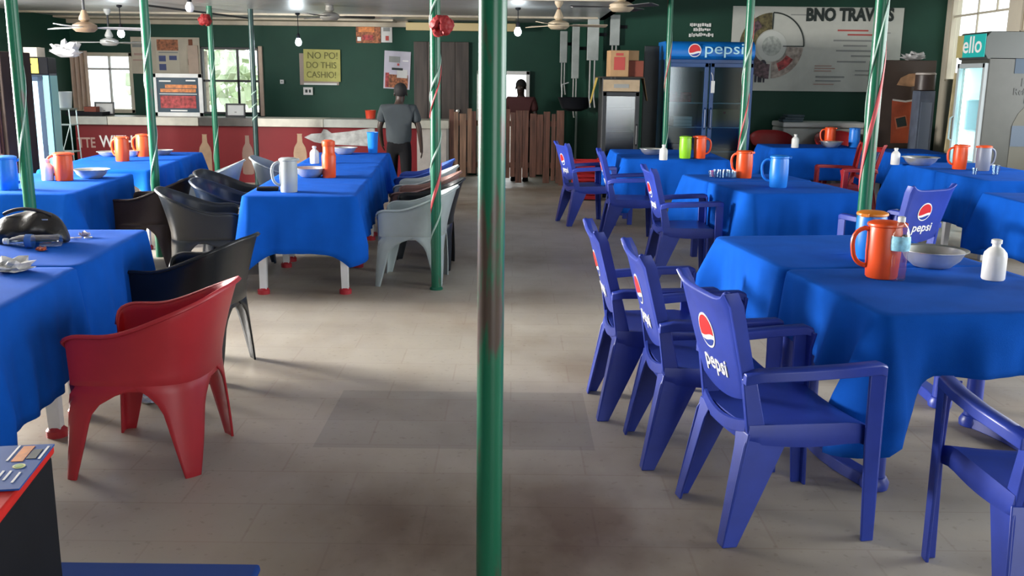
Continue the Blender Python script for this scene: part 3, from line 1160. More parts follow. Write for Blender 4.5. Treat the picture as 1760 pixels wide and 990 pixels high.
# ------------------------------------------------------------------ tub armchairs
def tub_chair(label, m, high=.745, arm=.585, wave=0.0):
    root = thing('tub_armchair', (0, 0, 0), label, 'chair')
    # plan curve: front inner return, right side, round back, left side
    half = [(.205, .232), (.248, .238), (.266, .215), (.270, .12), (.268, .0), (.258, -.09), (.232, -.165), (.185, -.215), (.11, -.240), (0, -.248)]
    pts = [Vector((x, y)) for x, y in half] + [Vector((-x, y)) for x, y in half[-2::-1]]
    # densify with Catmull-Rom
    P = []
    for i in range(len(pts) - 1):
        p0, p1, p2, p3 = pts[max(i - 1, 0)], pts[i], pts[i + 1], pts[min(i + 2, len(pts) - 1)]
        for k in range(4):
            t = k / 4
            P.append(.5 * ((2 * p1) + (p2 - p0) * t + (2 * p0 - 5 * p1 + 4 * p2 - p3) * t * t + (3 * p1 - p0 - 3 * p2 + p3) * t ** 3))
    P.append(pts[-1])
    n = len(P)
    cum = [0.0]
    for a, b in zip(P, P[1:]): cum.append(cum[-1] + (b - a).length)
    LT = cum[-1]

    def plan(s):
        s = min(max(s, 0), LT)
        for i in range(n - 1):
            if cum[i + 1] >= s:
                t = (s - cum[i]) / max(1e-9, cum[i + 1] - cum[i])
                p = P[i].lerp(P[i + 1], t)
                d = (P[i + 1] - P[i]).normalized()
                return p, Vector((d.y, -d.x))
        return P[-1], Vector((0, 1))

    def back(s): # 0 at the arms, 1 at the middle of the back
        m_ = 1 - abs(2 * s / LT - 1)
        t = min(1, max(0, (m_ - .27) / .66))
        return t * t * (3 - 2 * t)

    def rim(s):
        e = min(s, LT - s)
        z = arm + (high - arm) * back(s)
        if e < .13: z -= .075 * (1 - e / .13) ** 2.2
        return z

    def pos(s, z):
        p, nrm = plan(s)
        b = back(s)
        out = 0.0
        if z > .40: out = (.022 + .085 * b) * ((z - .40) / .40) ** 1.3
        else: out = (.018 + .020 * b) * (.40 - z) / .40
        q = p + Vector((p.x * .06, p.y * .06 if p.y > .1 else 0)) * ((.40 - z) / .4 if z < .4 else 0)
        dirn = Vector((q.x * .9, q.y)).normalized()
        q = q + dirn * out
        return Vector((q.x, q.y, z))
    NS = 72
    ss = [LT * i / NS for i in range(NS + 1)]
    bm = bmesh.new()
    zb = .385
    rows = []
    for j in range(9):
        t = j / 8
        rows.append([pos(s, zb + (rim(s) - zb) * t) for s in ss])
    loft(bm, rows, closed=False)
    top = rows[-1]
    lip = []
    for i, p in enumerate(top):
        d = Vector((p.x, p.y, 0)).normalized()
        lip.append((p, p + d * .010 + Vector((0, 0, .006)), p + d * .018 + Vector((0, 0, -.004))))
    loft(bm, [[l[k] for l in lip] for k in range(3)], closed=False)
    finish('backrest', bm, m, root, solid=.010)
    # seat
    bm = bmesh.new()
    a = [pos(s, .40) for s in ss if True]
    ring = [Vector((p.x * .985, p.y * .985, .405)) for p in a]
    ring = [p for p in ring if p.y < .21] + [Vector((-.20, .235, .385)), Vector((0, .245, .380)), Vector((.20, .235, .385))]
    c = Vector((0, 0, .392))
    rg = [[c.lerp(p, f) + Vector((0, 0, -.010 * (1 - f))) for p in ring] for f in (.2, .6, .94)] + [ring] + [[p + Vector((0, 0, -.045)) for p in ring]]
    vs = [[bm.verts.new(p) for p in r] for r in rg]
    k = len(ring)
    for A_, B_ in zip(vs, vs[1:]):
        for i in range(k): bm.faces.new((A_[i], A_[(i + 1) % k], B_[(i + 1) % k], B_[i]))
    bm.faces.new(vs[0])
    bmesh.ops.recalc_face_normals(bm, faces=bm.faces)
    finish('seat', bm, m, root, solid=.006)

    def leg(sfun):
        bm = bmesh.new()
        rows = []
        for j in range(11):
            z = .385 * (1 - j / 10)
            s0, s1 = sfun(z)
            rows.append([pos(s0 + (s1 - s0) * i / 8, z) for i in range(9)])
        loft(bm, rows, closed=False)
        finish('leg', bm, m, root, solid=.010)

    def front(z):
        f = max(0, (z - .24) / .145)
        return 0, .090 + .075 * z / .38 + .18 * f ** 2.6

    def front2(z):
        a_, b_ = front(z)
        return LT - b_, LT - a_
    sc = LT * .352

    def rear(z):
        f = max(0, (z - .25) / .135)
        h = .030 + .085 * z / .38 + .085 * f ** 2.4
        return sc - h, sc + h * .92

    def rear2(z):
        a_, b_ = rear(z)
        return LT - b_, LT - a_
    for f in (front, front2, rear, rear2): leg(f)
    return root


T0 = tub_chair('red tub armchair at the near left table with crumpled wrapper under it', RED)
put(T0, -1.49, 3.90, pi / 2 - .02)
GT = 'plastic tub armchairs'
T0['group'] = GT
for x, y, rz, m, lab in [
    (-1.73, 5.14, pi / 2 - .16, BLACK, 'black tub armchair directly behind the red one'),
    (-2.33, 7.32, -pi / 2 + .25, CHAR, 'charcoal tub armchair with tall back left of the centre row, nearest the camera there'),
    (-2.28, 7.96, -pi / 2 + .10, mat('blue_black_plastic', (.010, .022, .050), .3), 'blue-black tub armchair second along the left side of the centre row'),
    (-3.04, 9.72, pi / 2 + .12, GREY, 'pale grey tub armchair turned towards the far left table'),
    (-2.47, 8.66, -pi / 2 - .0, BLACK, 'black tub armchair third along the left side of the centre row'),
    (-2.42, 10.30, -pi / 2 + .1, mat('mid_grey_plastic', (.26, .30, .31), .4), 'grey tub armchair farthest along the left side of the centre row'),
    (-3.02, 8.06, pi / 2 + .02, BROWN, 'dark brown tub armchair pushed against the left side table'),
    (-.78, 7.61, pi / 2 - .04, GREY, 'pale grey tub armchair beside the ribboned centre pole'),
    (-.76, 8.21, pi / 2 - .02, BLACK, 'black tub armchair just behind the pale grey one right of the centre row'),
    (-.82, 8.80, pi / 2 - .02, mat('brown_pink_plastic', (.22, .12, .10), .4), 'brown tub armchair third along the right side of the centre row'),
    (-.88, 9.42, pi / 2, mat('light_grey_plastic', (.40, .45, .45), .4), 'light grey tub armchair fourth along the right side of the centre row'),
    (-.96, 10.15, pi / 2, mat('bright_blue_plastic', (.03, .09, .42), .4), 'blue tub armchair farthest along the right side of the centre row'),
    (3.72, 14.0, pi, CRIM, 'red tub armchair at the left end of the white chest freezer'),
    (4.66, 14.0, pi, CRIM, 'red tub armchair in front of the right end of the white chest freezer')]:
    t = dup(T0, (x, y, 0), lab, rz, GT)
    swap(t, RED, m)
    if y > 13.5: t.scale = (1.1, 1.05, 1.18)

# ------------------------------------------------------------------ tableware
TZ = .7425


def on(px, py, z=TZ):
    return at(px, py, z)


def jug(loc, m, label, h=.235, r=.068, lidm=None, rz=0.0, group='plastic water jugs'):
    root = thing('water_jug', loc, label, 'jug', rz, group)
    bm = bmesh.new()
    lathe(bm, [(r * .86, 0), (r * .92, .006), (r, h * .45), (r * .98, h * .80), (r * .93, h * .90)], 26)
    finish('body', bm, m, root)
    bm = bmesh.new()
    lathe(bm, [(r * .95, h * .895), (r * 1.04, h * .91), (r * 1.02, h * .955), (r * .80, h * .985), (r * .2, h)], 26)
    box(bm, (-r * .98, 0, h * .93), (r * .5, r * .5, h * .07))
    finish('lid', bm, lidm or m, root, bevel=.002)
    bm = bmesh.new()
    pts = [(r * .93, 0, h * .84)] + arc((r * 1.15, 0, h * .86), (r * 2.0, 0, h * .80), (r * 1.75, 0, h * .45), 6) + arc((r * 1.7, 0, h * .38), (r * 1.5, 0, h * .22), (r * .95, 0, h * .20), 5)
    tube(bm, pts, .0105, 8)
    finish('handle', bm, m, root)
    return root


def bowl(loc, label, r=.15, h=.075, group='steel wash bowls'):
    root = thing('steel_bowl', loc, label, 'bowl', 0, group)
    bm = bmesh.new()
    lathe(bm, [(r * .42, 0), (r * .55, .004), (r * .80, h * .45), (r * .93, h * .92), (r * 1.04, h), (r * 1.04, h * .97 + .004),
               (r * .91, h * .95), (r * .77, h * .5), (r * .52, .010), (r * .1, .008)], 36)
    finish('basin', bm, STEEL, root)
    return root


def flask(loc, label, h=.175, r=.047, group='white plastic bottles'):
    root = thing('squeeze_bottle', loc, label, 'bottle', 0, group)
    bm = bmesh.new()
    lathe(bm, [(r * .92, 0), (r, .006), (r, h * .58), (r * .93, h * .67), (r * .62, h * .77), (r * .36, h * .82), (r * .34, h * .90)], 24)
    finish('body', bm, WHITE, root)
    bm = bmesh.new()
    lathe(bm, [(r * .42, h * .89), (r * .46, h * .90), (r * .46, h * .985), (r * .36, h)], 20)
    finish('cap', bm, WHITE, root)
    return root


# near right table
jug(on(1514, 476), ORANGE, 'orange jug on the near right table, standing behind the clear water bottle', .252, .074, rz=pi * .97)
jug(on(1493, 444), SKYB, 'sky blue jug with an orange lid behind the big orange jug', .235, .072, lidm=mat('amber_lid', (.72, .22, .02), .4), rz=.8)
bowl(on(1601, 458), 'large steel bowl on the near right table beside the clear bottle', .152, .082)
flask(on(1706, 480), 'white plastic flask standing alone at the right of the near right table', .178, .049)
bt = thing('water_bottle', on(1540, 481), 'clear water bottle with a pale blue label in front of the orange jug', 'bottle')
bm = bmesh.new()
lathe(bm, [(.030, 0), (.038, .006), (.037, .03), (.040, .05), (.037, .07), (.040, .09), (.037, .11), (.041, .13), (.044, .16), (.042, .20), (.030, .232), (.014, .252), (.013, .262)], 24)
finish('body', bm, CLEAR, bt)
bm = bmesh.new()
lathe(bm, [(.0435, .132), (.0455, .15), (.0455, .178), (.0435, .195)], 24, cap=False)
finish('wrap_label', bm, mat('pale_blue_label', (.25, .55, .65), .5, noise=.35, nscale=40), bt)
bm = bmesh.new()
lathe(bm, [(.016, .255), (.016, .275), (.012, .278)], 16)
finish('cap', bm, WHITE, bt)
# middle right table
jug(on(1278, 306), ORANGE, 'orange jug on the middle right table beside the ribboned pole', .245, .072, rz=2.4)
jug(on(1337, 322), SKYB, 'sky blue jug with a white handle on the middle right table', .262, .075, rz=2.9)
tr = thing('plastic_basket', on(1243, 306), 'clear plastic basket of glasses left of the orange jug on the middle right table', 'basket')
bm = bmesh.new()
lathe(bm, [(.10, 0), (.11, .004), (.125, .06), (.122, .06), (.105, .008)], 24, sx=1.1, sy=.8)
finish('basket', bm, CLEAR, tr)
for i in range(4):
    bm = bmesh.new()
    lathe(bm, [(.020, .006), (.028, .072), (.026, .072), (.018, .012)], 14, c=(-.06 + .04 * i, .02 * (-1) ** i, 0))
    finish('tumbler', bm, CLEAR, tr)
# lime table
jug(on(1177, 272), LIME, 'lime green jug on the far right hand table', .245, .066, rz=1.4)
jug(on(1202, 272), ORANGE, 'orange jug touching the lime green jug', .250, .068, rz=0.1)
flask(on(1140, 275), 'white plastic bottle left of the lime green jug', .165, .044)
bowl(on(1119, 266), 'steel bowl on the table left of the lime green jug', .135, .07)
# chest freezer table
jug(Vector((4.28, 13.30, TZ)), ORANGE, 'orange jug in front of the white chest freezer', .25, .072, rz=2.6)
bowl(on(1428, 253), 'steel bowl in front of the white chest freezer', .15, .075)
flask(on(1366, 254), 'white plastic bottle on the left of the chest freezer table', .175, .046)
jug(Vector((4.50, 12.98, TZ)), SKYB, 'sky blue jug by the green pole on the chest freezer table', .26, .072, rz=1.0)
# far right tables
bowl(on(1581, 284), 'shallow steel bowl on the far right table below the brown cooler', .185, .085)
flask(on(1538, 283), 'white plastic bottle left of the shallow bowl at the far right', .175, .046)
jug(on(1648, 291), ORANGE, 'orange jug in front of the tall lit drinks fridge', .25, .070, rz=pi)
jug(on(1688, 293), mat('slate_jug_plastic', (.20, .22, .28), .4), 'grey jug with an orange lid right of the lit fridge door', .25, .070, lidm=ORANGE, rz=.2)
for px, s, lab in ((1675, .8, 'small clear tumbler just left of the grey jug'), (1711, 1.2, 'clear plastic cup right of the grey jug')):
    cp = thing('plastic_cup', on(px, 300), lab, 'cup', 0, 'clear cups')
    bm = bmesh.new()
    lathe(bm, [(.024 * s, 0), (.034 * s, .075 * s), (.031 * s, .075 * s), (.022 * s, .006)], 18)
    finish('cup_wall', bm, CLEAR, cp)
# centre row
jug(on(497, 330), JGREY, 'pale grey jug on the near end of the centre row', .255, .066, rz=pi * 1.1)
fl = thing('drink_flask', on(566, 305), 'tall orange flask in the middle of the centre row', 'flask')
bm = bmesh.new()
lathe(bm, [(.052, 0), (.056, .006), (.060, .18), (.054, .20), (.050, .21), (.050, .27)], 26)
finish('body', bm, ORANGE, fl)
bm = bmesh.new()
lathe(bm, [(.053, .262), (.055, .27), (.054, .305), (.03, .316)], 26)
finish('lid', bm, ORANGE, fl)
flask(on(541, 281), 'white plastic bottle behind the steel bowl in the centre row', .17, .044)
bowl(on(534, 304), 'steel bowl left of the tall orange flask', .145, .078)
bowl(on(592, 265), 'steel bowl at the far end of the centre row', .14, .075)
tb = thing('plastic_tumbler', on(641, 263), 'tall sky blue tumbler at the far end of the centre row', 'cup')
bm = bmesh.new()
lathe(bm, [(.048, 0), (.052, .006), (.062, .22), (.066, .232), (.060, .232), (.048, .012)], 24)
finish('cup_wall', bm, SKYB, tb)
ph = thing('wallet', on(460, 327), 'dark wallet left of the pale grey jug', 'wallet', .2)
bm = bmesh.new()
box(bm, (0, 0, .013), (.16, .09, .026))
finish('cover', bm, BLK, ph, bevel=.008)
# left rows
jug(on(15, 326), SKYB, 'sky blue jug at the left picture edge', .25, .072, rz=.6)
flask(on(83, 310), 'white plastic bottle left of the orange jug on the left table', .17, .046)
jug(on(111, 310), ORANGE, 'orange jug on the left side table next to the steel bowl', .225, .072, rz=pi)
bowl(on(158, 306), 'steel bowl on the left side table', .14, .072)
jug(on(211, 277), ORANGE, 'nearer of the two orange jugs before the red counter lettering', .245, .068, rz=2.8)
jug(on(247, 269), ORANGE, 'farther of the two orange jugs, by the ribboned left pole', .235, .068, rz=2.9)
bowl(on(190, 269), 'steel bowl left of the pair of far orange jugs', .13, .05)
bowl(on(229, 269), 'small steel bowl between the two far orange jugs', .09, .06)
bowl(on(281, 266), 'small steel bowl right of the ribboned left pole', .10, .05)

# things on the table at the left edge
bg_ = thing('handbag', on(54, 418), 'slumped black leather bag on the near left table', 'bag', .12)
bm = bmesh.new()
rg = []
for i in range(15):
    u = -1 + i / 7
    e = sqrt(max(0, 1 - abs(u) ** 2.6))
    hgt = (.03 + .135 * e) * (1 + .10 * sin(4 * u))
    wd = .02 + .085 * e
    rg.append([(.185 * u, wd * cos(a) * (1 if sin(a) < .3 else .8) + .012 * sin(9 * u + a), max(.002, hgt * .5 + hgt * .5 * sin(a) * (1 - .12 * cos(3 * a + 5 * u)))) for a in [2 * pi * k / 16 for k in range(16)]])
loft(bm, rg)
finish('bag_body', bm, mat('black_leather', (.012, .011, .010), .35, noise=.3, nscale=20, bump=.5, bscale=25), bg_, sub=1, angle=180)
bm = bmesh.new()
tube(bm, arc((-.11, -.02, .15), (.0, -.06, .21), (.12, -.03, .145), 12), .009, 8)
finish('strap', bm, mat('worn_leather', (.035, .030, .027), .4), bg_)
bm = bmesh.new()
box(bm, (.06, -.062, .128), (.10, .006, .006), rz=-.05)
finish('zip', bm, STEEL, bg_)
lb = thing('water_bottle', on(58, 426) + Vector((0, 0, .034)), 'clear plastic bottle lying on its side in front of the black bag', 'bottle', .13)
MR = Matrix.Rotation(-pi / 2, 4, 'Y')
for nm, prof, m in (('body', [(.028, -.13), (.034, -.12), (.033, -.08), (.034, .0), (.033, .055), (.020, .095), (.012, .11), (.012, .125)], CLEAR),
                    ('wrap_label', [(.0335, .0), (.0348, .005), (.0348, .028), (.0335, .033)], mat('blue_label', (.03, .12, .40), .5)),
                    ('cap', [(.015, .116), (.015, .134), (.012, .137)], WHITE)):
    bm = bmesh.new()
    lathe(bm, prof, 22, cap=(nm != 'wrap_label'))
    bmesh.ops.transform(bm, matrix=MR, verts=bm.verts)
    finish(nm, bm, m, lb)


def crumple(name, loc, size, m, label, cat, seed, flat=.35):
    rnd = random.Random(seed)
    bm = bmesh.new()
    bmesh.ops.create_icosphere(bm, subdivisions=3, radius=1)
    for v in bm.verts:
        n = v.co.normalized()
        k = 1 + .28 * sin(5 * n.x + seed) * sin(6 * n.y + 2) + .22 * sin(9 * n.z + 4 * n.x) + rnd.uniform(-.10, .10)
        v.co = Vector((n.x * size * k, n.y * size * .8 * k, max(-.0, (n.z * .5 + .42)) * size * flat * 2 * k))
    o = finish(name, bm, m, angle=25)
    o.location = loc
    return tag(o, label, cat)


crumple('paper_napkin', on(18, 466), .085, mat('napkin_white', (.55, .55, .54), .8, noise=.3, nscale=30), 'crumpled white lacy napkin at the left edge of the near left table', 'napkin', 3, .3)
crumple('plastic_wrapper', at(257, 690), .075, mat('clear_wrapper', (.55, .60, .68), .25, noise=.4, nscale=30), 'crumpled clear wrapper on the floor under the red chair', 'litter', 5, .55)
crumple('sweet_wrapper', on(71, 431), .022, mat('orange_wrapper', (.45, .10, .04), .4, noise=.5, nscale=60), 'tiny orange wrapper in front of the lying bottle', 'litter', 8, .4)
ky = thing('key_bunch', on(132, 411), 'small bunch of keys right of the black bag', 'keys', .4)
bm = bmesh.new()
ring = [(.018 * cos(2 * pi * k / 16) + .055, .018 * sin(2 * pi * k / 16), .006) for k in range(17)]
tube(bm, ring, .003, 6)
finish('key_ring', bm, STEEL, ky)
for k in range(3):
    bm = bmesh.new()
    Mk = Matrix.Translation((.03, 0, .004 + .004 * k)) @ Matrix.Rotation(2.6 + .5 * k, 4, 'Z')
    box(bm, (.03, 0, 0), (.045, .008, .002), M=Mk)
    box(bm, (.062, 0, 0), (.022, .022, .0025), M=Mk)
    finish('key', bm, STEEL if k else mat('brass_red', (.4, .08, .05), .4), ky, bevel=.001)
crumple('foil_wrapper', on(146, 407), .026, mat('foil', (.5, .48, .55), .25, metal=.6), 'small silvery foil scrap right of the keys', 'litter', 12, .5)

# ------------------------------------------------------------------ foreground: black box with red top, leaflet, blue stool
cb = thing('black_cabinet', (-1.33, 1.68, 0), 'black box with a red top at the lower left corner', 'cabinet', .17)
bm = bmesh.new()
box(bm, (0, 0, .365), (.70, .70, .73))
finish('carcass', bm, BLK, cb, bevel=.008)
bm = bmesh.new()
box(bm, (0, 0, .741), (.71, .71, .022))
finish('top_panel', bm, mat('red_board', (.55, .02, .016), .7, spec=.15, noise=.1), cb, bevel=.006)
bm = bmesh.new()
lathe(bm, [(.0, 0), (.030, .0), (.034, .006), (.024, .010), (.0, .010)][1:4], 16)
bmesh.ops.transform(bm, matrix=Matrix.Translation((.352, -.05, .46)) @ Matrix.Rotation(pi / 2, 4, 'Y'), verts=bm.verts)
finish('latch', bm, DARKM, cb)
lf = thing('printed_leaflet', (-1.262, 1.925, .753), 'glossy blue printed leaflet on the red topped box', 'leaflet', .17)
bm = bmesh.new()
box(bm, (.04, -.01, .002), (.42, .25, .004))
finish('sheet', bm, mat('leaflet_blue', (.016, .075, .30), .6, spec=.2, noise=.1), lf, smooth=False)
for nm, c, sz, m in (('photo_block', (.200, .060, .0045), (.024, .09, .001), mat('amber_print', (.70, .22, .03), .4, noise=.5, nscale=18)),
                     ('dark_block', (.225, .055, .0045), (.020, .055, .001), INK)):
    bm = bmesh.new()
    box(bm, c, sz)
    finish(nm, bm, m, lf, smooth=False)
bm = bmesh.new()
lathe(bm, [(.013, .004), (.013, .0052)], 24, c=(.213, -.013, 0))
lathe(bm, [(.009, .0052), (.009, .0058)], 24, c=(.213, -.013, 0), mi=1)
finish('printed_seal', bm, [mat('pale_yellow_print', (.65, .65, .30), .4), mat('green_print', (.20, .35, .06), .4)], lf, smooth=False)
for (x, y, L) in ((.178, .066, .09), (.242, .062, .075), (.205, -.062, .05), (.226, -.075, .055), (.19, -.06, .05)):
    bm = bmesh.new()
    box(bm, (x, y, .0045), (.0045, L, .001))
    finish('printed_line', bm, LETW, lf, smooth=False)
st = thing('plastic_stool', (-.99, 2.255, 0), 'low blue plastic stool just showing along the bottom left edge', 'stool')
bm = bmesh.new()
box(bm, (0, 0, .297), (.66, .24, .026))
STOOLB = mat('deep_blue_plastic', (.010, .045, .22), .7, spec=.15)
finish('seat', bm, STOOLB, st, bevel=.010)
for sx in (-1, 1):
    for sy in (-1, 1):
        bm = bmesh.new()
        loft(bm, [[(sx * .28 + i * q, sy * .085 + j * q, z) for i, j in ((-1, -1), (1, -1), (1, 1), (-1, 1))] for z, q in ((0, .016), (.286, .024))])
        finish('leg', bm, BLUE, st, bevel=.004)

# ------------------------------------------------------------------ the bar counter
CY = 14.6
cx0, cx1 = atY(126, 210, CY).x, atY(768, 210, CY).x
ct = thing('bar_counter', ((cx0 + cx1) / 2, CY + .3, 0), 'long bar counter with red printed front and pale tiled top at the back', 'counter')
cw = cx1 - cx0
bm = bmesh.new()
box(bm, (-.22, 0, .42), (cw - .44, .5, .84))
finish('front_panel', bm, mat('red_print', (.17, .010, .014), .5, spec=.25, noise=.15, nscale=1.3), ct, smooth=False)
bm = bmesh.new()
box(bm, (cw / 2 - .23, 0, .42), (.44, .52, .84))
finish('end_panel', bm, mat('pale_panel', (.48, .44, .40), .55, noise=.1), ct, smooth=False, bevel=.005)
bm = bmesh.new()
x = -cw / 2 - .03
for k, L in enumerate((.55, 1.35, .85, 1.0, 1.05, .55, 1.0)):
    L = min(L, cw / 2 + .03 - x)
    if L > 0: box(bm, (x + L / 2, -.02, .90), (L - .006, .64, .12), mi=(1 if k == 2 else (2 if k in (0, 4) else 0)))
    x += L
finish('worktop', bm, [mat('pale_tile', (.52, .50, .42), .4, noise=.1), mat('dark_tile', (.05, .045, .04), .4, noise=.3), mat('grey_tile', (.33, .34, .31), .4, noise=.1)], ct, smooth=False, bevel=.006)


def onfront(px, py, off=.003):
    p = atY(px, py, CY + .05 - off)
    return p - ct.location


def text_fit(body, px0, px1, pyc, pyh, m, parent, fn, shear=0, name='lettering', bold=0.0):
    a, b, c = fn(px0, pyc), fn(px1, pyc), fn((px0 + px1) / 2, pyc)
    w = (b - a).length
    hh = abs(fn(px0, pyc - pyh / 2).z - fn(px0, pyc + pyh / 2).z)
    me = text_mesh(body, hh / .70, UPR, ext=.001, shear=shear, bold=bold)
    xs = [v.co.x for v in me.vertices]
    zs = [v.co.z for v in me.vertices]
    k = w / (max(xs) - min(xs))
    tilt = math.atan2(b.z - a.z, b.x - a.x)
    me.transform(Matrix.Translation(c) @ Matrix.Rotation(-tilt, 4, 'Y') @ Matrix.Diagonal((k, 1, 1, 1)) @ Matrix.Translation((-(max(xs) + min(xs)) / 2, 0, -(max(zs) + min(zs)) / 2)))
    me.name = name
    me.materials.clear()
    me.materials.append(m)
    o = bpy.data.objects.new(name, me)
    COL.objects.link(o)
    o.parent = parent
    return o


text_fit('TTE', 134, 164, 245, 17, LETD, ct, onfront, bold=.004)
text_fit('WITH', 171, 228, 243, 20, LETW, ct, onfront, bold=.004)


def printed_bottle(px0, px1, py0, py1, name, m):
    a, b = onfront(px0, py1), onfront(px1, py0)
    w, h = b.x - a.x, b.z - a.z
    prof = [(.30, 0), (.5, .03), (.5, .55), (.42, .68), (.20, .80), (.17, .97), (.20, 1.0)]
    cxx = (a.x + b.x) / 2
    pts = [(cxx + u * w, a.y, a.z + v * h) for u, v in prof] + [(cxx - u * w, a.y, a.z + v * h) for u, v in prof[::-1]]
    bm = bmesh.new()
    prism(bm, pts, (0, .003, 0))
    finish(name, bm, m, ct, smooth=False)


TAN = mat('tan_print', (.34, .22, .13), .5, noise=.15)
printed_bottle(344, 362, 231, 300, 'printed_bottle', TAN)
printed_bottle(506, 526, 230, 302, 'printed_bottle', TAN)
printed_bottle(418, 434, 233, 300, 'printed_bottle', mat('dim_tan_print', (.20, .12, .09), .5))
bm = bmesh.new()
poly = [(523, 236), (535, 230), (552, 229), (556, 222), (562, 223), (570, 229), (600, 226), (644, 219), (646, 252), (610, 250), (585, 249), (560, 248), (540, 244)]
prism(bm, [onfront(x, y, .006) for x, y in poly], (0, .004, 0))
finish('printed_panel', bm, mat('silver_grey_print', (.40, .41, .40), .55, noise=.25, nscale=14), ct, smooth=False)

CT = .962
bx = thing('serving_tray', atY(148, 207, CY + .25), 'dark tray at the left end of the bar counter', 'tray')
bx.location.z = CT
bm = bmesh.new()
box(bm, (.05, 0, .012), (.55, .34, .024))
for s in (-1, 1):
    box(bm, (.05, s * .165, .035), (.55, .012, .05))
    box(bm, (.05 + s * .27, 0, .035), (.012, .34, .05))
finish('tray_base', bm, BLK, bx, bevel=.004)
rb = thing('red_box', (bx.location.x + .10, bx.location.y, CT + .026), 'small red box sitting in the dark tray on the counter', 'box')
bm = bmesh.new()
box(bm, (0, 0, .05), (.18, .14, .10))
box(bm, (0, 0, .10), (.185, .145, .012))
finish('carton', bm, CARDR, rb, bevel=.004)
for px, lab in ((180, 'small dark picture frame standing on the counter before the left window'), (405, 'small dark picture frame standing on the counter before the barred window')):
    fr = thing('picture_frame', (atY(px, 200, CY + .35).x, CY + .35, CT), lab, 'picture frame', 0, 'frames on the counter')
    M = Matrix.Rotation(-.12, 4, 'X')
    bm = bmesh.new()
    w, h = .30, .20
    for s in (-1, 1): box(bm, (s * (w / 2 - .012), 0, h / 2), (.024, .02, h), M=M)
    for z in (.012, h - .012): box(bm, (0, 0, z), (w, .02, .024), M=M)
    finish('frame', bm, DARKM, fr, smooth=False, bevel=.003)
    bm = bmesh.new()
    box(bm, (0, .004, h / 2), (w - .04, .004, h - .04), M=M)
    finish('photo', bm, PAPER, fr, smooth=False)
    bm = bmesh.new()
    box(bm, (0, .06, .07), (.03, .11, .008))
    box(bm, (0, .07, .006), (.05, .10, .006))
    finish('stand', bm, DARKM, fr, smooth=False)
rp = thing('red_bucket', (atY(637, 200, CY + .3).x, CY + .3, CT), 'small red tub on the counter beside the walking man', 'tub')
bm = bmesh.new()
lathe(bm, [(.065, 0), (.07, .005), (.082, .12), (.086, .125), (.078, .125), (.064, .012)], 22)
finish('tub_wall', bm, mat('tomato_plastic', (.55, .05, .02), .4), rp)
# framed blue food poster standing on the counter
px0, px1, py0, py1 = 266, 347, 127, 202
Yp = CY + .30
a, b = atY(px0, py1, Yp), atY(px1, py0, Yp)
pw, ph_ = b.x - a.x, b.z - CT
fp = thing('framed_poster', ((a.x + b.x) / 2, Yp, CT), 'white framed blue food poster standing on the counter between the windows', 'poster')
bm = bmesh.new()
for s in (-1, 1): box(bm, (s * (pw / 2 - .03), 0, ph_ / 2), (.06, .03, ph_))
for z in (.03, ph_ - .03): box(bm, (0, 0, z), (pw, .03, .06))
finish('frame', bm, WHITE, fp, smooth=False, bevel=.004)
bm = bmesh.new()
box(bm, (0, .006, ph_ / 2), (pw - .1, .008, ph_ - .1), mi=0)
iw, ih = pw - .12, ph_ - .12
for (u0, v0, u1, v1, mi) in ((.2, .70, .95, .80, 1), (.08, .58, .93, .68, 1), (.05, .52, .95, .54, 3), (.07, .12, .92, .48, 2), (.06, .88, .34, .92, 3), (.70, .90, .93, .94, 3), (.3, .03, .7, .07, 3)):
    box(bm, ((u0 + u1) / 2 * iw - iw / 2, 0, .06 + (v0 + v1) / 2 * ih), ((u1 - u0) * iw, .006, (v1 - v0) * ih), mi=mi)
finish('print', bm, [DEEPT, ORNG, MEAT, LETW], fp, smooth=False)


# ------------------------------------------------------------------ papers on the walls
def poster(name, r, Y, label, base, patches=(), cat='poster', tilt=0.0, group=None, th=.006, extra=()):
    x0, x1, z0, z1 = r
    root = thing(name, ((x0 + x1) / 2, Y, (z0 + z1) / 2), label, cat, 0, group)
    root.rotation_euler = (0, tilt, 0)
    w, h = x1 - x0, z1 - z0
    bm = bmesh.new()
    box(bm, (0, 0, 0), (w, th, h))
    ms = [base]
    for (u0, v0, u1, v1, m) in patches:
        if m not in ms: ms.append(m)
        k_ = len(bm.faces)
        box(bm, (((u0 + u1) / 2 - .5) * w, -th / 2 - .0015 - .0001 * k_, ((v0 + v1) / 2 - .5) * h), ((u1 - u0) * w, .003, (v1 - v0) * h), mi=ms.index(m))
    finish('sheet', bm, ms, root, smooth=False)
    for (body, u, v, size, m, sx) in extra:
        text(body, size * h, Matrix.Translation(((u - .5) * w, -th / 2 - .006, (v - .5) * h)) @ UPR, m, root, sx=sx)
    return root


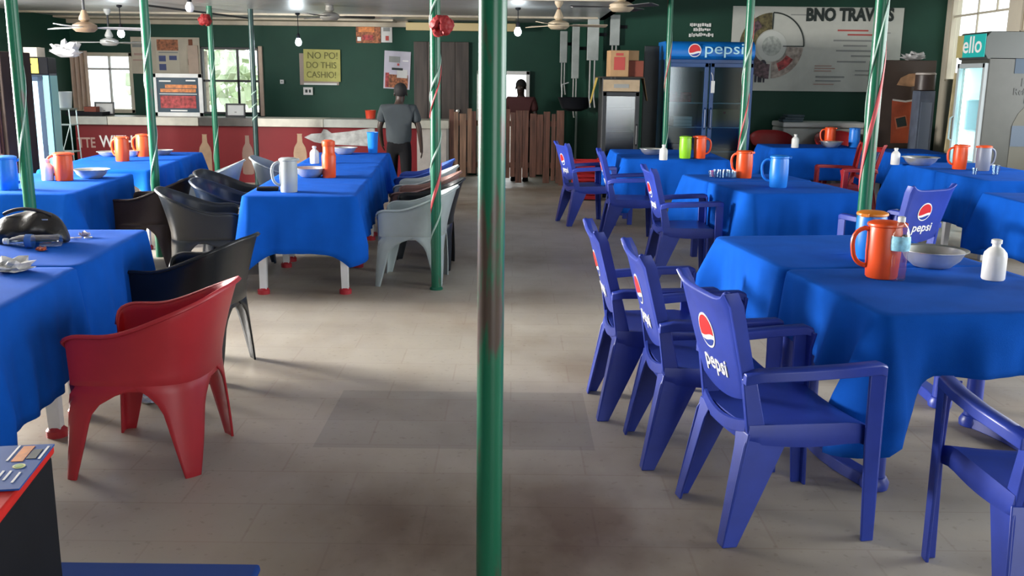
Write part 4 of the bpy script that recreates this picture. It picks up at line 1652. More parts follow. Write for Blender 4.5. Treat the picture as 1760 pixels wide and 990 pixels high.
YW = YB - .012
poster('wall_banner', rect(226, 64, 344, 127, YW), YW, 'wide beige banner with a pinned menu sheet above the framed poster', BEIGE,
       ((.02, .72, .30, .88, INKG), (.04, .50, .28, .56, LETD), (.02, .35, .24, .39, LETD), (.84, .45, .90, .95, RUSTP), (.82, .25, .94, .42, RUSTP),
        (.36, .03, .70, .98, mat('cream_paper', (.55, .50, .40), .7)), (.38, .64, .69, .94, FOOD), (.40, .57, .68, .60, INKG),
        (.40, .34, .50, .50, INKB), (.55, .38, .66, .50, INKB), (.40, .10, .50, .27, INKB)), 'banner')
poster('paper_backing', rect(515, 92, 582, 146, YW), YW, 'brownish sheet showing behind the yellow handwritten notice', mat('dull_paper', (.32, .26, .22), .7), ((.10, .0, .95, .06, PAPER),), 'paper')
poster('handwritten_notice', rect(522, 85, 585, 140, YW - .012), YW - .012, 'yellow handwritten notice on the green back wall', YELL, (), 'notice', .01,
       extra=(('NO PO!', .52, .80, .30, OLIVE, .95), ('DO THIS', .48, .50, .28, OLIVE, .90), ('CASHIO!', .48, .20, .28, OLIVE, .88)))
sw = poster('wall_socket', rect(522, 150, 538, 163, YW), YW - .01, 'white wall socket under the yellow notice', PAPER, ((.2, .3, .45, .7, INK), (.6, .3, .8, .7, INK)), 'socket', th=.03)
poster('wall_switch', rect(482, 137, 488, 144, YW), YW - .01, 'tiny white switch on the green wall left of the yellow notice', PAPER, ((.3, .3, .7, .7, INKG),), 'switch', th=.03)
poster('food_poster', rect(612, 40, 654, 74, YW), YW, 'dark food poster high on the back wall, left of a white sheet', FOOD, ((.10, .55, .75, .9, ORNG), (.05, .1, .2, .3, LETW), (.25, .15, .7, .4, MEAT)))
poster('price_sheet', rect(655, 41, 674, 73, YW), YW, 'narrow white price sheet high on the back wall beside the food poster', PAPER, ((.2, .6, .8, .8, INKG), (.4, .1, .7, .35, INKR)))
poster('food_poster', rect(660, 88, 705, 153, YW), YW, 'lilac white food poster behind the walking man', LILAC,
       ((.06, .03, .93, .38, FOOD), (.06, .03, .2, .42, MEAT), (.5, .30, .9, .52, PAPER), (.18, .70, .6, .86, INKG), (.30, .50, .72, .56, INK), (.5, .62, .58, .68, INKR), (.70, .74, .92, .77, LETW)), 'poster', .05)
# painted lettering over the soft drink fridge: short uneven white strokes
YR = 15.2 - .012
pl = thing('painted_notice', atY(1203, 50, YR), 'small white painted notice on the green wall above the blue fridge header', 'notice')
bm = bmesh.new()
rnd = random.Random(4)
for (py, x0, x1) in ((43, 1186, 1222), (51, 1192, 1221), (60, 1184, 1224)):
    px = x0
    while px < x1:
        L = rnd.uniform(1.6, 3.6)
        p = atY(px + L / 2, py + rnd.uniform(-.8, .8), YR) - pl.location
        box(bm, p, (L * YR / FPX, .004, rnd.uniform(.028, .055)))
        px += L + rnd.uniform(.6, 1.4)
finish('strokes', bm, LETW, pl, smooth=False)

# the travel banner
br_ = rect(1256, 12, 1548, 157, YR)
bn = poster('travel_banner', br_, YR, 'large white travel agency banner on the green wall right of the blue fridge', mat('banner_vinyl', (.52, .53, .48), .5, noise=.04),
            [(.34, .90, .44, .912, INKG)] +
            [(u0, v, .80 + .03 * (i % 3), v + .018, INKR if i < 2 else INKG) for i, (u0, v) in enumerate(((.62, .72), (.68, .67), (.60, .60), (.66, .54), (.62, .48), (.71, .42), (.63, .35)))] +
            [(.50, v, .60 + .02 * (i % 2), v + .012, LETD) for i, v in enumerate((.30, .27, .24, .08))] +
            [(.51, .165, .68, .185, INKG), (.51, .12, .66, .135, INKG), (.86, .7, .93, .71, INKG), (.86, .5, .92, .51, INKG), (.74, .2, .86, .21, INKG), (.74, .25, .88, .26, INKG)], 'banner')
bw, bh = br_[1] - br_[0], br_[3] - br_[2]
text_fit('BNO TRAVELS', 1386, 1537, 25, 21, INK, bn, lambda px, py: atY(px, py, YR - .008) - bn.location, bold=.012)


def uvp(u, v, y=-.006): return Vector(((u - .5) * bw, y, (v - .5) * bh))


cxu, cyv = .238, .535
R = .19 * bw


def circ(a, r): return Vector(((cxu - .5) * bw + r * cos(a), -.006, (cyv - .5) * bh + r * sin(a)))


bm = bmesh.new()
tube(bm, [circ(radians(k), R) for k in range(0, 91, 6)], .010, 6)
tube(bm, [circ(0, R), circ(0, R * .35)], .008, 6)
tube(bm, [circ(pi / 2, R), circ(pi / 2, R * .5)], .008, 6)
finish('arc_line', bm, INK, bn)
bm = bmesh.new()
for (a0, a1, r0, r1, mi) in ((92, 178, .50, 1.0, 0), (272, 358, .48, .98, 1), (182, 268, .55, 1.0, 2), (120, 150, .65, .9, 2), (290, 330, .55, .8, 3)):
    n = 14
    ins = [circ(radians(a0 + (a1 - a0) * k / n), R * r0) for k in range(n + 1)]
    out = [circ(radians(a0 + (a1 - a0) * k / n), R * r1) for k in range(n + 1)]
    prism(bm, ins + out[::-1], (0, -.002 if mi < 2 else -.004, 0), mi)
finish('photo_ring', bm, [mat('olive_photo', (.12, .10, .04), .6, noise=.8, nscale=16), mat('pale_photo', (.36, .30, .26), .6, noise=.5, nscale=14), mat('dark_people_photo', (.10, .06, .07), .6, noise=.9, nscale=22), MEAT], bn, smooth=False)
bm = bmesh.new()
for u in (.165, .195):
    prism(bm, [uvp(u - .02, .34), uvp(u - .016, .10), uvp(u - .004, .10), uvp(u, .25), uvp(u + .004, .10), uvp(u + .014, .10), uvp(u + .018, .34), uvp(u + .006, .37), uvp(u - .008, .37)], (0, -.003, 0))
finish('trouser_silhouette', bm, mat('navy_photo', (.02, .02, .035), .6), bn, smooth=False)
bm = bmesh.new()
lathe(bm, [(R * .46, 0), (R * .46, .004)], 36)
lathe(bm, [(R * .30, .004), (R * .30, .0055)], 30, mi=1)
bmesh.ops.transform(bm, matrix=Matrix.Translation(uvp(cxu, cyv)) @ Matrix.Rotation(pi / 2, 4, 'X'), verts=bm.verts)
finish('round_seal', bm, [mat('seal_white', (.58, .60, .56), .6), mat('seal_grey', (.44, .47, .43), .6, noise=.3, nscale=20)], bn, smooth=False)

# ------------------------------------------------------------------ wooden fence gate
FY = 14.75
fx0, fx1 = atY(779, 250, FY).x, atY(962, 250, FY).x
fn = thing('wooden_fence', ((fx0 + fx1) / 2, FY, 0), 'rough brown slatted wooden gate across the passage beside the counter', 'fence')
bm = bmesh.new()
x = fx0 - fn.location.x
end = fx1 - fn.location.x
rnd = random.Random(9)
while x < end - .03:
    w = rnd.uniform(.055, .10)
    top = 1.10 + rnd.uniform(-.05, .04)
    bot = rnd.uniform(.03, .18)
    box(bm, (x + w / 2, rnd.uniform(-.012, .012), (top + bot) / 2), (w, .022, top - bot), mi=(1 if rnd.random() < .35 and x < 0 else 0))
    x += w + rnd.choice((.004, .006, .012, .022))
finish('slat_panel', bm, [WOODB, WOODL], fn, smooth=False, bevel=.003)
for z in (.30, .92):
    bm = bmesh.new()
    box(bm, (0, .03, z), (fx1 - fx0 + .04, .03, .08))
    finish('rail', bm, WOODB, fn, smooth=False, bevel=.003)
bm = bmesh.new()
for s in (-1, 1): box(bm, (s * (fx1 - fx0 + .05) / 2, .03, .56), (.07, .07, 1.12))
finish('fence_post', bm, WOODB, fn, smooth=False, bevel=.004)


# ------------------------------------------------------------------ cold drink fridges
def fridge_shell(root, w, d, h, m, z0=.08):
    bm = bmesh.new()
    t = .04
    box(bm, (0, d / 2 - t / 2, (h + z0) / 2), (w, t, h - z0))
    for s in (-1, 1): box(bm, (s * (w / 2 - t / 2), 0, (h + z0) / 2), (t, d - .01, h - z0))
    box(bm, (0, 0, z0 + .12), (w - .01, d - .01, .24))
    box(bm, (0, 0, h - .03), (w - .005, d - .005, .06))
    finish('cabinet', bm, m, root, smooth=False, bevel=.006)
    bm = bmesh.new()
    for sx in (-1, 1):
        for sy in (-1, 1): lathe(bm, [(.03, 0), (.03, z0 + .01)], 10, (sx * (w / 2 - .08), sy * (d / 2 - .08), 0))
    finish('foot', bm, BLK, root)


def fridge_door(root, x0, x1, z0, z1, y, m, handle_side=1, pane=FPANE):
    w, h = x1 - x0, z1 - z0
    cxx = (x0 + x1) / 2
    bm = bmesh.new()
    f = .055
    for s in (-1, 1): box(bm, (cxx + s * (w / 2 - f / 2), y, (z0 + z1) / 2), (f, .045, h))
    for z in (z0 + f / 2, z1 - f / 2): box(bm, (cxx, y, z), (w - .004, .045, f))
    d = finish('door', bm, m, root, smooth=False, bevel=.005)
    bm = bmesh.new()
    box(bm, (cxx, y, (z0 + z1) / 2), (w - 2 * f + .01, .008, h - 2 * f + .01))
    finish('glass_pane', bm, pane, d, smooth=False)
    bm = bmesh.new()
    hx = cxx + handle_side * (w / 2 - .028)
    tube(bm, [(hx, y - .02, (z0 + z1) / 2 - .14), (hx, y - .055, (z0 + z1) / 2 - .12), (hx, y - .055, (z0 + z1) / 2 + .12), (hx, y - .02, (z0 + z1) / 2 + .14)], .011, 8)
    finish('door_handle', bm, m, d)
    return d


DBLUE = mat('fridge_blue', (.010, .050, .17), .35, noise=.1)
FHY = 13.5
a, b = atY(1145, 68, FHY), atY(1299, 68, FHY)
fw, fh = b.x - a.x, (a.z + b.z) / 2
pf = thing('drinks_fridge', ((a.x + b.x) / 2, FHY + .35, 0), 'blue double door soft drink fridge with a lit blue header at the back', 'fridge')
fridge_shell(pf, fw, .66, fh - .26, DBLUE)
bm = bmesh.new()
prof = [(.34, 0), (-.30, 0), (-.37, .05), (-.385, .12), (-.36, .19), (-.28, .245), (.34, .25)]
prism(bm, [(-fw / 2, y, fh - .27 + z) for y, z in prof], (fw, 0, 0))
hd = finish('header', bm, mat('header_blue', (.006, .16, .55), .35, noise=.15, nscale=2), pf, bevel=.004)
hz = fh - .27 + .125
finish('emblem', emblem_bm(.088, Matrix.Translation((-fw * .18, -.387, hz)) @ Matrix.Rotation(pi / 2, 4, 'X')), EMB, hd, smooth=False)
text('pepsi', .21, Matrix.Translation((fw * .15, -.389, hz + .02)) @ UPR, mat('pale_blue_lettering', (.45, .75, .85), .5), hd, sx=1.25)
bm = bmesh.new()
for k in range(6):
    lathe(bm, [(.004, 0), (.006, .0015)], 8)
bm.free()
for s in (-1, 1):
    fridge_door(pf, *((-fw / 2 + .01, -.012) if s < 0 else (.012, fw / 2 - .01)), .34, fh - .31, -.36, DBLUE, -s)
for z in (.62, .95, 1.28):
    bm = bmesh.new()
    box(bm, (0, .0, z), (fw - .1, .52, .014))
    finish('shelf', bm, mat('shelf_wire', (.30, .36, .38), .4, metal=.4), pf, smooth=False)
bm = bmesh.new()
box(bm, (0, .27, 1.0), (fw - .09, .012, fh - .6))
box(bm, (0, .0, 1.0), (.03, .5, fh - .7))
finish('liner', bm, mat('pale_liner', (.22, .30, .33), .5), pf, smooth=False)


def carton(loc, s, m, label, rz=0.0, marks=None, group=None, name='cardboard_box'):
    root = thing(name, loc, label, 'box', rz, group)
    bm = bmesh.new()
    box(bm, (0, 0, s[2] / 2), s)
    finish('carton_body', bm, m, root, smooth=False, bevel=.004)
    bm = bmesh.new()
    box(bm, (0, 0, s[2] + .001), (s[0] - .01, .05, .002))
    finish('packing_tape', bm, mat('tape_tan', (.38, .26, .14), .3), root, smooth=False)
    if marks:
        bm = bmesh.new()
        for (u, v, w, h) in marks: box(bm, ((u - .5) * s[0], -s[1] / 2 - .001, v * s[2]), (w * s[0], .002, h * s[2]))
        finish('printed_marks', bm, INKR if m == CARD else INKG, root, smooth=False)
    return root


carton((pf.location.x + .27, FHY + .33, .959), (.42, .36, .24), CARD, 'brown carton inside the right door of the blue fridge', marks=((.5, .8, .08, .12),))
for k, (dx, z, c, lab) in enumerate(((-.30, .959, LETW, 'white stacked packets on the middle shelf inside the blue fridge'), (-.34, 1.289, MEAT, 'red packs on the top shelf inside the left door of the blue fridge'), (-.26, .629, INKB, 'dark crate on the lower shelf inside the blue fridge'))):
    root = thing('drinks_pack', (pf.location.x + dx, FHY + .30, z), lab, 'pack')
    bm = bmesh.new()
    for j in range(3 if k != 2 else 2):
        box(bm, (0, 0, .022 + j * .046), (.26 + .03 * k, .26, .042))
    finish('pack_body', bm, c, root, smooth=False, bevel=.004)
tg = thing('price_tag', (pf.location.x - .01 + .06, FHY - .045, 1.50), 'white tag hanging between the doors of the blue fridge', 'tag')
bm = bmesh.new()
box(bm, (0, 0, 0), (.05, .004, .16))
tube(bm, [(0, 0, .08), (-.01, .0, .15), (-.03, .004, .19)], .004, 6)
finish('tag_card', bm, LETW, tg, smooth=False)

# dark glass cooler and what lies on it
c2a, c2b = atY(1036, 134, 13.2), atY(1101, 134, 13.2)
cw2 = c2b.x - c2a.x
c2 = thing('display_cooler', ((c2a.x + c2b.x) / 2 + .0, 13.5, 0), 'dark narrow glass door cooler with cartons on top, left of the blue fridge', 'cooler')
fridge_shell(c2, cw2, .58, 1.60, DARKM)
fridge_door(c2, -cw2 / 2 + .005, cw2 / 2 - .005, .30, 1.42, -.30, DARKM, 1, glass('grey_glass', (.45, .52, .53), .16, .18))
bm = bmesh.new()
box(bm, (0, -.29, 1.505), (cw2 - .02, .03, .15))
box(bm, (.0, -.306, 1.50), (cw2 * .4, .004, .05), mi=1)
finish('header', bm, [mat('tan_header', (.36, .27, .17), .5, noise=.15), INKG], c2, smooth=False)
for z in (.6, .9, 1.2):
    bm = bmesh.new()
    box(bm, (0, 0, z), (cw2 - .1, .46, .012))
    finish('shelf', bm, STEEL, c2, smooth=False)
bm = bmesh.new()
box(bm, (0, .24, .9), (cw2 - .09, .01, 1.2))
finish('liner', bm, mat('grey_liner', (.25, .28, .28), .5), c2, smooth=False)
cs = thing('cardboard_sheet', (c2.location.x, 13.5, 1.604), 'dark flattened carton lying on the cooler with flaps hanging over both sides', 'cardboard')
bm = bmesh.new()
box(bm, (0, 0, .008), (cw2 + .10, .56, .016))
finish('sheet', bm, mat('dark_card', (.03, .022, .018), .8), cs, smooth=False)
for s, m, L in ((-1, mat('yellow_flap', (.42, .30, .06), .7), .34), (1, CARD, .30)):
    bm = bmesh.new()
    prism(bm, [(s * (cw2 / 2 + .055), -.20, .0), (s * (cw2 / 2 + .055), .10, .0), (s * (cw2 / 2 + .13), .08, -L), (s * (cw2 / 2 + .13), -.06, -L)], (s * .008, 0, 0))
    finish('flap', bm, m, cs, smooth=False)
p = atY(1061, 130, 13.4)
carton((p.x, 13.42, 1.622), (.25, .26, .34), CARD, 'tan carton with red print on top of the dark cooler', .1, ((.5, .5, .6, .5), (.5, .85, .4, .1)))
p = atY(1092, 128, 13.4)
carton((p.x, 13.5, 1.622), (.22, .26, .21), CARDR, 'dark red carton on the dark cooler beside the tan one', -.05)
p = atY(1090, 85, 13.4)
carton((p.x - .03, 13.5, 1.836), (.17, .16, .13), CARD, 'small tan carton stacked on the dark red carton', .3)
# tall dark panel added to fill the dark gap between cooler and fridge
dpn = thing('dark_gap_panel', ((c2b.x + a.x) / 2 + .03, 13.75, 0), 'tall dark panel added to fill the dark gap between the dark cooler and the blue fridge', 'gap_panel')
bm = bmesh.new()
box(bm, (0, 0, 1.02), (a.x - c2b.x - .16, .06, 2.04))
finish('gap_panel', bm, mat('dark_gap_panel', (.010, .016, .018), .5, noise=.2), dpn, smooth=False, bevel=.006)

# red crate by the passage
rc = thing('plastic_crate', at(1014, 290, 0) + Vector((0, .6, 0)), 'red plastic crate on the floor left of the dark cooler', 'crate')
rc.location = (.97, 13.05, 0)
bm = bmesh.new()
for j in range(3):
    z0 = .02 + j * .18
    for s in (-1, 1):
        for k in range(3): box(bm, (s * .17, 0, z0 + .03 + k * .05), (.012, .30, .035))
        for k in range(3): box(bm, (0, s * .15, z0 + .03 + k * .05), (.34, .012, .035))
    box(bm, (0, 0, z0 + .005), (.34, .30, .01))
    for sx in (-1, 1):
        for sy in (-1, 1): box(bm, (sx * .168, sy * .148, z0 + .08), (.025, .025, .165))
finish('crate_shell', bm, CRIM, rc, smooth=False)

# wash stand and cable boxes on the slanting partition
PN = Vector((pb.y - pa.y, -(pb.x - pa.x), 0)).normalized()
if PN.x > 0: PN = -PN


def on_part(px, py):
    d_ = ray(px, py)
    o_ = Vector((0, 0, CAMH))
    den = d_.dot(PN)
    t = (pa + PN * .03 - o_).dot(PN) / den
    return o_ + d_ * t


RZP = math.atan2(pb.y - pa.y, pb.x - pa.x)
for i, (px, y0, y1, wpx, lab) in enumerate(((969, 54, 108, 12, 'narrow white cable box on the partition wall, farthest left of four'), (990, 42, 135, 12, 'long white cable channel on the partition wall, second of four'),
                                            (1020, 26, 104, 19, 'wide white meter box on the partition wall, third of four'), (1058, 25, 78, 16, 'white cable box on the partition wall nearest the cartons'))):
    px = min(px, 1058)
    yy = (16.0, 15.55, 15.10, 15.12)[i]
    A_, B_ = atY(px, y0, yy), atY(px, y1, yy)
    root = thing('cable_box', (A_.x, 15.158 if i == 3 else yy - .06, (A_.z + B_.z) / 2), lab, 'cable box', 0, 'white boxes on the partition')
    w = wpx * yy / FPX
    bm = bmesh.new()
    box(bm, (0, 0, 0), (w, .08, A_.z - B_.z))
    finish('casing', bm, mat('box_grey_white', (.42, .46, .44), .5, noise=.12), root, smooth=False, bevel=.006)
    bm = bmesh.new()
    for s in (-.2, .2): tube(bm, [(s * w, 0, -(A_.z - B_.z) / 2), (s * w, .0, -(A_.z - B_.z) / 2 - .35 - .1 * i), (s * w + .02, .0, -(A_.z - B_.z) / 2 - .5 - .1 * i)], .012, 6)
    finish('cable', bm, mat('cable_white', (.5, .5, .48), .5), root)
    bm = bmesh.new()
    box(bm, (.06, .05, .05), (w + .12, .03, .05))
    finish('bracket', bm, BLK, root, smooth=False)
p = atY(988, 172, 15.2)
ws = thing('wash_basin', (p.x, 15.2, 0), 'black wash basin on a thin pipe stand below the cable boxes', 'basin')
bm = bmesh.new()
lathe(bm, [(.10, 1.10), (.20, 1.14), (.26, 1.30), (.27, 1.31), (.25, 1.31), (.19, 1.17), (.05, 1.15)], 28, sy=.7)
finish('bowl', bm, BLK, ws)
bm = bmesh.new()
tube(bm, [(.03, 0, 1.12), (.03, 0, .02)], .016, 8)
lathe(bm, [(.14, 0), (.14, .015), (.03, .03)], 18, (.03, 0, 0))
finish('stand_pipe', bm, mat('dull_pipe', (.16, .20, .17), .5), ws)
bm = bmesh.new()
tube(bm, [(-.20, .02, 1.30), (-.20, .02, 1.50), (-.10, .0, 1.53)], .01, 6)
finish('tap', bm, STEEL, ws)

# white chest freezer
za, zb_ = atY(1347, 212, 14.4), atY(1497, 212, 14.4)
fz = thing('chest_freezer', ((za.x + zb_.x) / 2, 14.72, 0), 'white chest freezer against the green wall under the travel banner', 'freezer')
wz = zb_.x - za.x
bm = bmesh.new()
box(bm, (0, 0, .49), (wz, .62, .86))
finish('tank', bm, mat('freezer_white', (.55, .56, .52), .45, noise=.12, nscale=4), fz, smooth=False, bevel=.02)
bm = bmesh.new()
box(bm, (0, 0, .965), (wz + .02, .64, .075))
finish('lid', bm, mat('freezer_lid', (.66, .67, .64), .4), fz, smooth=False, bevel=.02)
bm = bmesh.new()
box(bm, (.1, -.325, .94), (.18, .03, .03))
finish('lid_handle', bm, INKG, fz, smooth=False, bevel=.005)
bm = bmesh.new()
for sx in (-1, 1):
    for sy in (-1, 1): lathe(bm, [(.03, 0), (.03, .07)], 10, (sx * (wz / 2 - .1), sy * .22, 0))
finish('foot', bm, BLK, fz)
bt_ = thing('grey_bundle', (za.x + .14, 14.55, 1.003), 'dark grey folded bundle on the left end of the chest freezer', 'bundle')
bm = bmesh.new()
for k, (w, h) in enumerate(((.30, .04), (.28, .035), (.26, .03))): box(bm, (.02 * k, 0, .02 + .036 * k), (w, .26, h))
finish('folded_cloth', bm, mat('slate_cloth', (.08, .12, .14), .8, noise=.2), bt_, bevel=.012)

# brown printed cooler
qa, qb = atY(1522, 103, 13.6), atY(1612, 103, 13.6)
bc = thing('printed_cooler', ((qa.x + qb.x) / 2, 13.92, 0), 'tall brown cooler with an orange drink picture left of the bright window', 'cooler')
wq, hq = qb.x - qa.x, qa.z
bm = bmesh.new()
box(bm, (0, 0, hq / 2 + .03), (wq, .6, hq - .06))
finish('cabinet', bm, mat('brown_black_print', (.050, .034, .026), .4, noise=.25, nscale=3), bc, smooth=False, bevel=.008)
bm = bmesh.new()
y_ = -.303


def qp(px, py): return Vector((atY(px, py, 13.62).x - bc.location.x, y_, atY(px, py, 13.62).z))


prism(bm, [qp(1533, 172), qp(1556, 175), qp(1578, 172), qp(1576, 246), qp(1530, 246)], (0, -.003, 0), 0)
prism(bm, [qp(1534, 170), qp(1556, 173), qp(1579, 169), qp(1579, 172.5), qp(1556, 176), qp(1534, 173)], (0, -.004, 0), 1)
prism(bm, [qp(1541, 146), qp(1548, 134), qp(1562, 127), qp(1586, 125), qp(1586, 146), qp(1565, 149)], (0, -.003, 0), 2)
prism(bm, [qp(1537, 202), qp(1557, 198), qp(1561, 218), qp(1540, 222)], (0, -.005, 0), 3)
prism(bm, [qp(1539, 204), qp(1555, 200), qp(1558, 216), qp(1542, 219)], (0, -.007, 0), 4)
finish('drink_picture', bm, [mat('burnt_orange_print', (.28, .055, .022), .4, noise=.35, nscale=4), mat('foam_print', (.42, .40, .36), .5), mat('amber_swirl', (.34, .19, .10), .5, noise=.5, nscale=7), mat('rust_print', (.33, .10, .05), .5), INK], bc, smooth=False)
bm = bmesh.new()
for sx in (-1, 1):
    for sy in (-1, 1): lathe(bm, [(.03, 0), (.03, .08)], 10, (sx * (wq / 2 - .08), sy * .22, 0))
finish('foot', bm, BLK, bc)
crumple('nylon_bag', (bc.location.x + .12, 13.85, hq + .002), .14, mat('nylon_white', (.5, .5, .5), .4, noise=.2), 'crumpled white nylon bag on top of the brown printed cooler', 'bag', 21, .35)
# narrow steel stand with a dark drum on it
na, nb = atY(1580, 156, 13.1), atY(1608, 156, 13.1)
ns = thing('water_dispenser', ((na.x + nb.x) / 2, 13.2, 0), 'narrow grey dispenser in front of the brown printed cooler', 'dispenser')
wn, hn = nb.x - na.x, na.z
bm = bmesh.new()
box(bm, (0, 0, hn / 2), (wn, .24, hn))
finish('casing', bm, mat('slate_metal', (.09, .11, .15), .4, noise=.2), ns, smooth=False, bevel=.012)
bm = bmesh.new()
box(bm, (0, -.122, hn * .55), (wn * .7, .006, hn * .7))
box(bm, (0, -.13, hn * .30), (wn * .6, .05, .02))
finish('front_plate', bm, mat('slate_plate', (.12, .15, .20), .3), ns, smooth=False, bevel=.003)
dm = thing('dark_drum', ((na.x + nb.x) / 2, 13.2, hn + .001), 'squat dark brown drum on the narrow grey dispenser', 'drum')
bm = bmesh.new()
lathe(bm, [(.11, 0), (.128, .01), (.128, .20), (.118, .21)], 24)
finish('drum_body', bm, mat('dark_brown_drum', (.045, .030, .025), .45, noise=.2), dm)
bm = bmesh.new()
lathe(bm, [(.124, .205), (.130, .21), (.130, .228), (.115, .235)], 24)
finish('lid', bm, mat('pale_lid', (.45, .40, .36), .5), dm)
# loose cream plank leaning in the corner
lp = thing('cream_plank', (5.80, 13.0, 0), 'pale yellow plank standing between the dispenser and the lit fridge', 'plank')
bm = bmesh.new()
prism(bm, [(-.10, 0, 0), (.12, 0, 0), (.12, 0, 1.72), (-.05, 0, 1.72)], (0, .03, 0))
finish('plank', bm, mat('yellowed_cream', (.52, .44, .25), .6, noise=.15), lp, smooth=False)

# tall lit fridge on the right
ef = thing('upright_fridge', (5.62, 11.36, 0), 'tall white glass door fridge lit inside with a teal header at the far right', 'fridge', -pi / 2)
# local: front faces -y (towards the room's left), right side faces the camera
EW, ED, EH = .70, .78, 2.17
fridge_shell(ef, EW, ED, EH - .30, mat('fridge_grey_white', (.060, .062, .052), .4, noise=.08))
bm = bmesh.new()
prof = [(ED / 2, 0), (-ED / 2 - .02, 0), (-ED / 2 - .06, .06), (-ED / 2 - .06, .24), (-ED / 2 - .01, .30), (ED / 2, .30)]
prism(bm, [(-EW / 2, y, EH - .32 + z) for y, z in prof], (EW, 0, 0))
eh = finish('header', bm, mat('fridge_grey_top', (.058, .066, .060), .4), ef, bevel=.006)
bm = bmesh.new()
box(bm, (.06, -ED / 2 - .062, EH - .17), (EW - .12, .006, .25), mi=0)
box(bm, (-EW / 2 + .09, -ED / 2 - .064, EH - .17), (.16, .006, .25), mi=1)
finish('header_print', bm, [mat('teal_lit', (.01, .30, .28), .4, emit=(.01, .34, .30), estr=.35), mat('gold_print', (.42, .36, .15), .4)], eh, smooth=False)
text('ello', .26, Matrix.Translation((.05, -ED / 2 - .068, EH - .165)) @ UPR, LETW, eh, sx=1.25, bold=.003)
fd = fridge_door(ef, -EW / 2 + .01, EW / 2 - .01, .32, EH - .36, -ED / 2 - .015, mat('fridge_door_grey', (.36, .40, .40), .4), -1, glass('lit_glass', (.86, .96, .97), .06, .04))
for z in (.70, 1.05, 1.40):
    bm = bmesh.new()
    box(bm, (0, 0, z), (EW - .1, ED - .16, .012))
    finish('shelf', bm, mat('lit_shelf', (.60, .72, .75), .4), ef, smooth=False)
bm = bmesh.new()
box(bm, (0, ED / 2 - .05, 1.06), (EW - .09, .012, 1.42))
for s_ in (-1, 1): box(bm, (s_ * (EW / 2 - .047), .01, 1.06), (.010, ED - .12, 1.42))
finish('liner', bm, mat('white_liner', (.78, .86, .88), .5), ef, smooth=False)
bm = bmesh.new()
tube(bm, [(EW / 2 - .07, -ED / 2 + .05, .5), (EW / 2 - .07, -ED / 2 + .05, 1.75)], .014, 8)
tube(bm, [(-EW / 2 + .07, -ED / 2 + .05, .5), (-EW / 2 + .07, -ED / 2 + .05, 1.75)], .014, 8)
finish('fridge_lamp', bm, mat('cold_lamp', (.9, 1, 1), .4, emit=(.78, .97, 1.0), estr=14), ef)
for zz in (.85, 1.55):
    l = bpy.data.lights.new('fridge_light', 'POINT')
    l.energy, l.color, l.shadow_soft_size = 5, (.78, .97, 1), .05
    lo = bpy.data.objects.new('fridge_light', l)
    COL.objects.link(lo)
    lo.parent = ef
    lo.location = (0, -ED / 2 + .10, zz)
# printed side panel facing the camera (local +x... built on the side at -x)
SX = -1


def sidebox(bm, y0, y1, z0, z1, e, mi=0):
    box(bm, (SIDE * (EW / 2 + e), (y0 + y1) / 2, (z0 + z1) / 2), (.004, y1 - y0, z1 - z0), mi=mi)


SIDE = 1
bm = bmesh.new()
yb = .10
prof = [(.16, .30), (.16, 1.06), (.15, 1.16), (.10, 1.27), (.045, 1.33), (.045, 1.38)]
prism(bm, [(SIDE * (EW / 2 + .002), yb + u, v) for u, v in prof] + [(SIDE * (EW / 2 + .002), yb - u, v) for u, v in prof[::-1]], (SIDE * .003, 0, 0), 0)
sidebox(bm, yb - .055, yb + .055, 1.375, 1.47, .004, 1)
sidebox(bm, yb - .158, yb + .158, .90, 1.13, .007, 2)
sidebox(bm, yb - .20, yb + .30, 1.70, 1.86, .004, 1)
sidebox(bm, yb + .05, yb + .30, .42, .62, .008, 3)
sidebox(bm, yb + .07, yb + .28, .60, .67, .010, 4)
finish('bottle_print', bm, [mat('bottle_outline', (.095, .09, .066), .5), mat('navy_print', (.02, .05, .09), .5), mat('slate_print', (.07, .10, .14), .5), CRIM, LETW], ef, smooth=False)
Ms = Matrix.Translation((SIDE * (EW / 2 + .004), yb + .02, 1.60)) @ Matrix.Rotation(SIDE * pi / 2, 4, 'Z') @ UPR
text('Pure', .13, Ms, mat('faded_print', (.07, .075, .07), .5), ef, sx=1.1)
text('Refreshing', .11, Matrix.Translation((0, 0, -.10)) @ Ms, MATS['faded_print'], ef, sx=.9)
for k, (x, y, z, lab) in enumerate(((.08, .05, 1.057, 'pale blue water pack on the upper shelf of the lit fridge'), (.06, .05, .707, 'pale blue water pack on the lower shelf of the lit fridge'), (.0, .05, 1.407, 'pale blue water pack on the top shelf of the lit fridge'))):
    p = ef.matrix_basis @ Vector((x, y, z))
    root = thing('water_pack', p, lab, 'pack', ef.rotation_euler.z, 'packs in the lit fridge')
    bm = bmesh.new()
    for i in range(4):
        for j in range(3):
            lathe(bm, [(.036, 0), (.040, .01), (.040, .13), (.018, .18), (.016, .21)], 10, (-.13 + .085 * i, -.10 + .09 * j, 0))
    finish('bottle_cluster', bm, mat('pack_blue', (.25, .52, .62), .35), root)

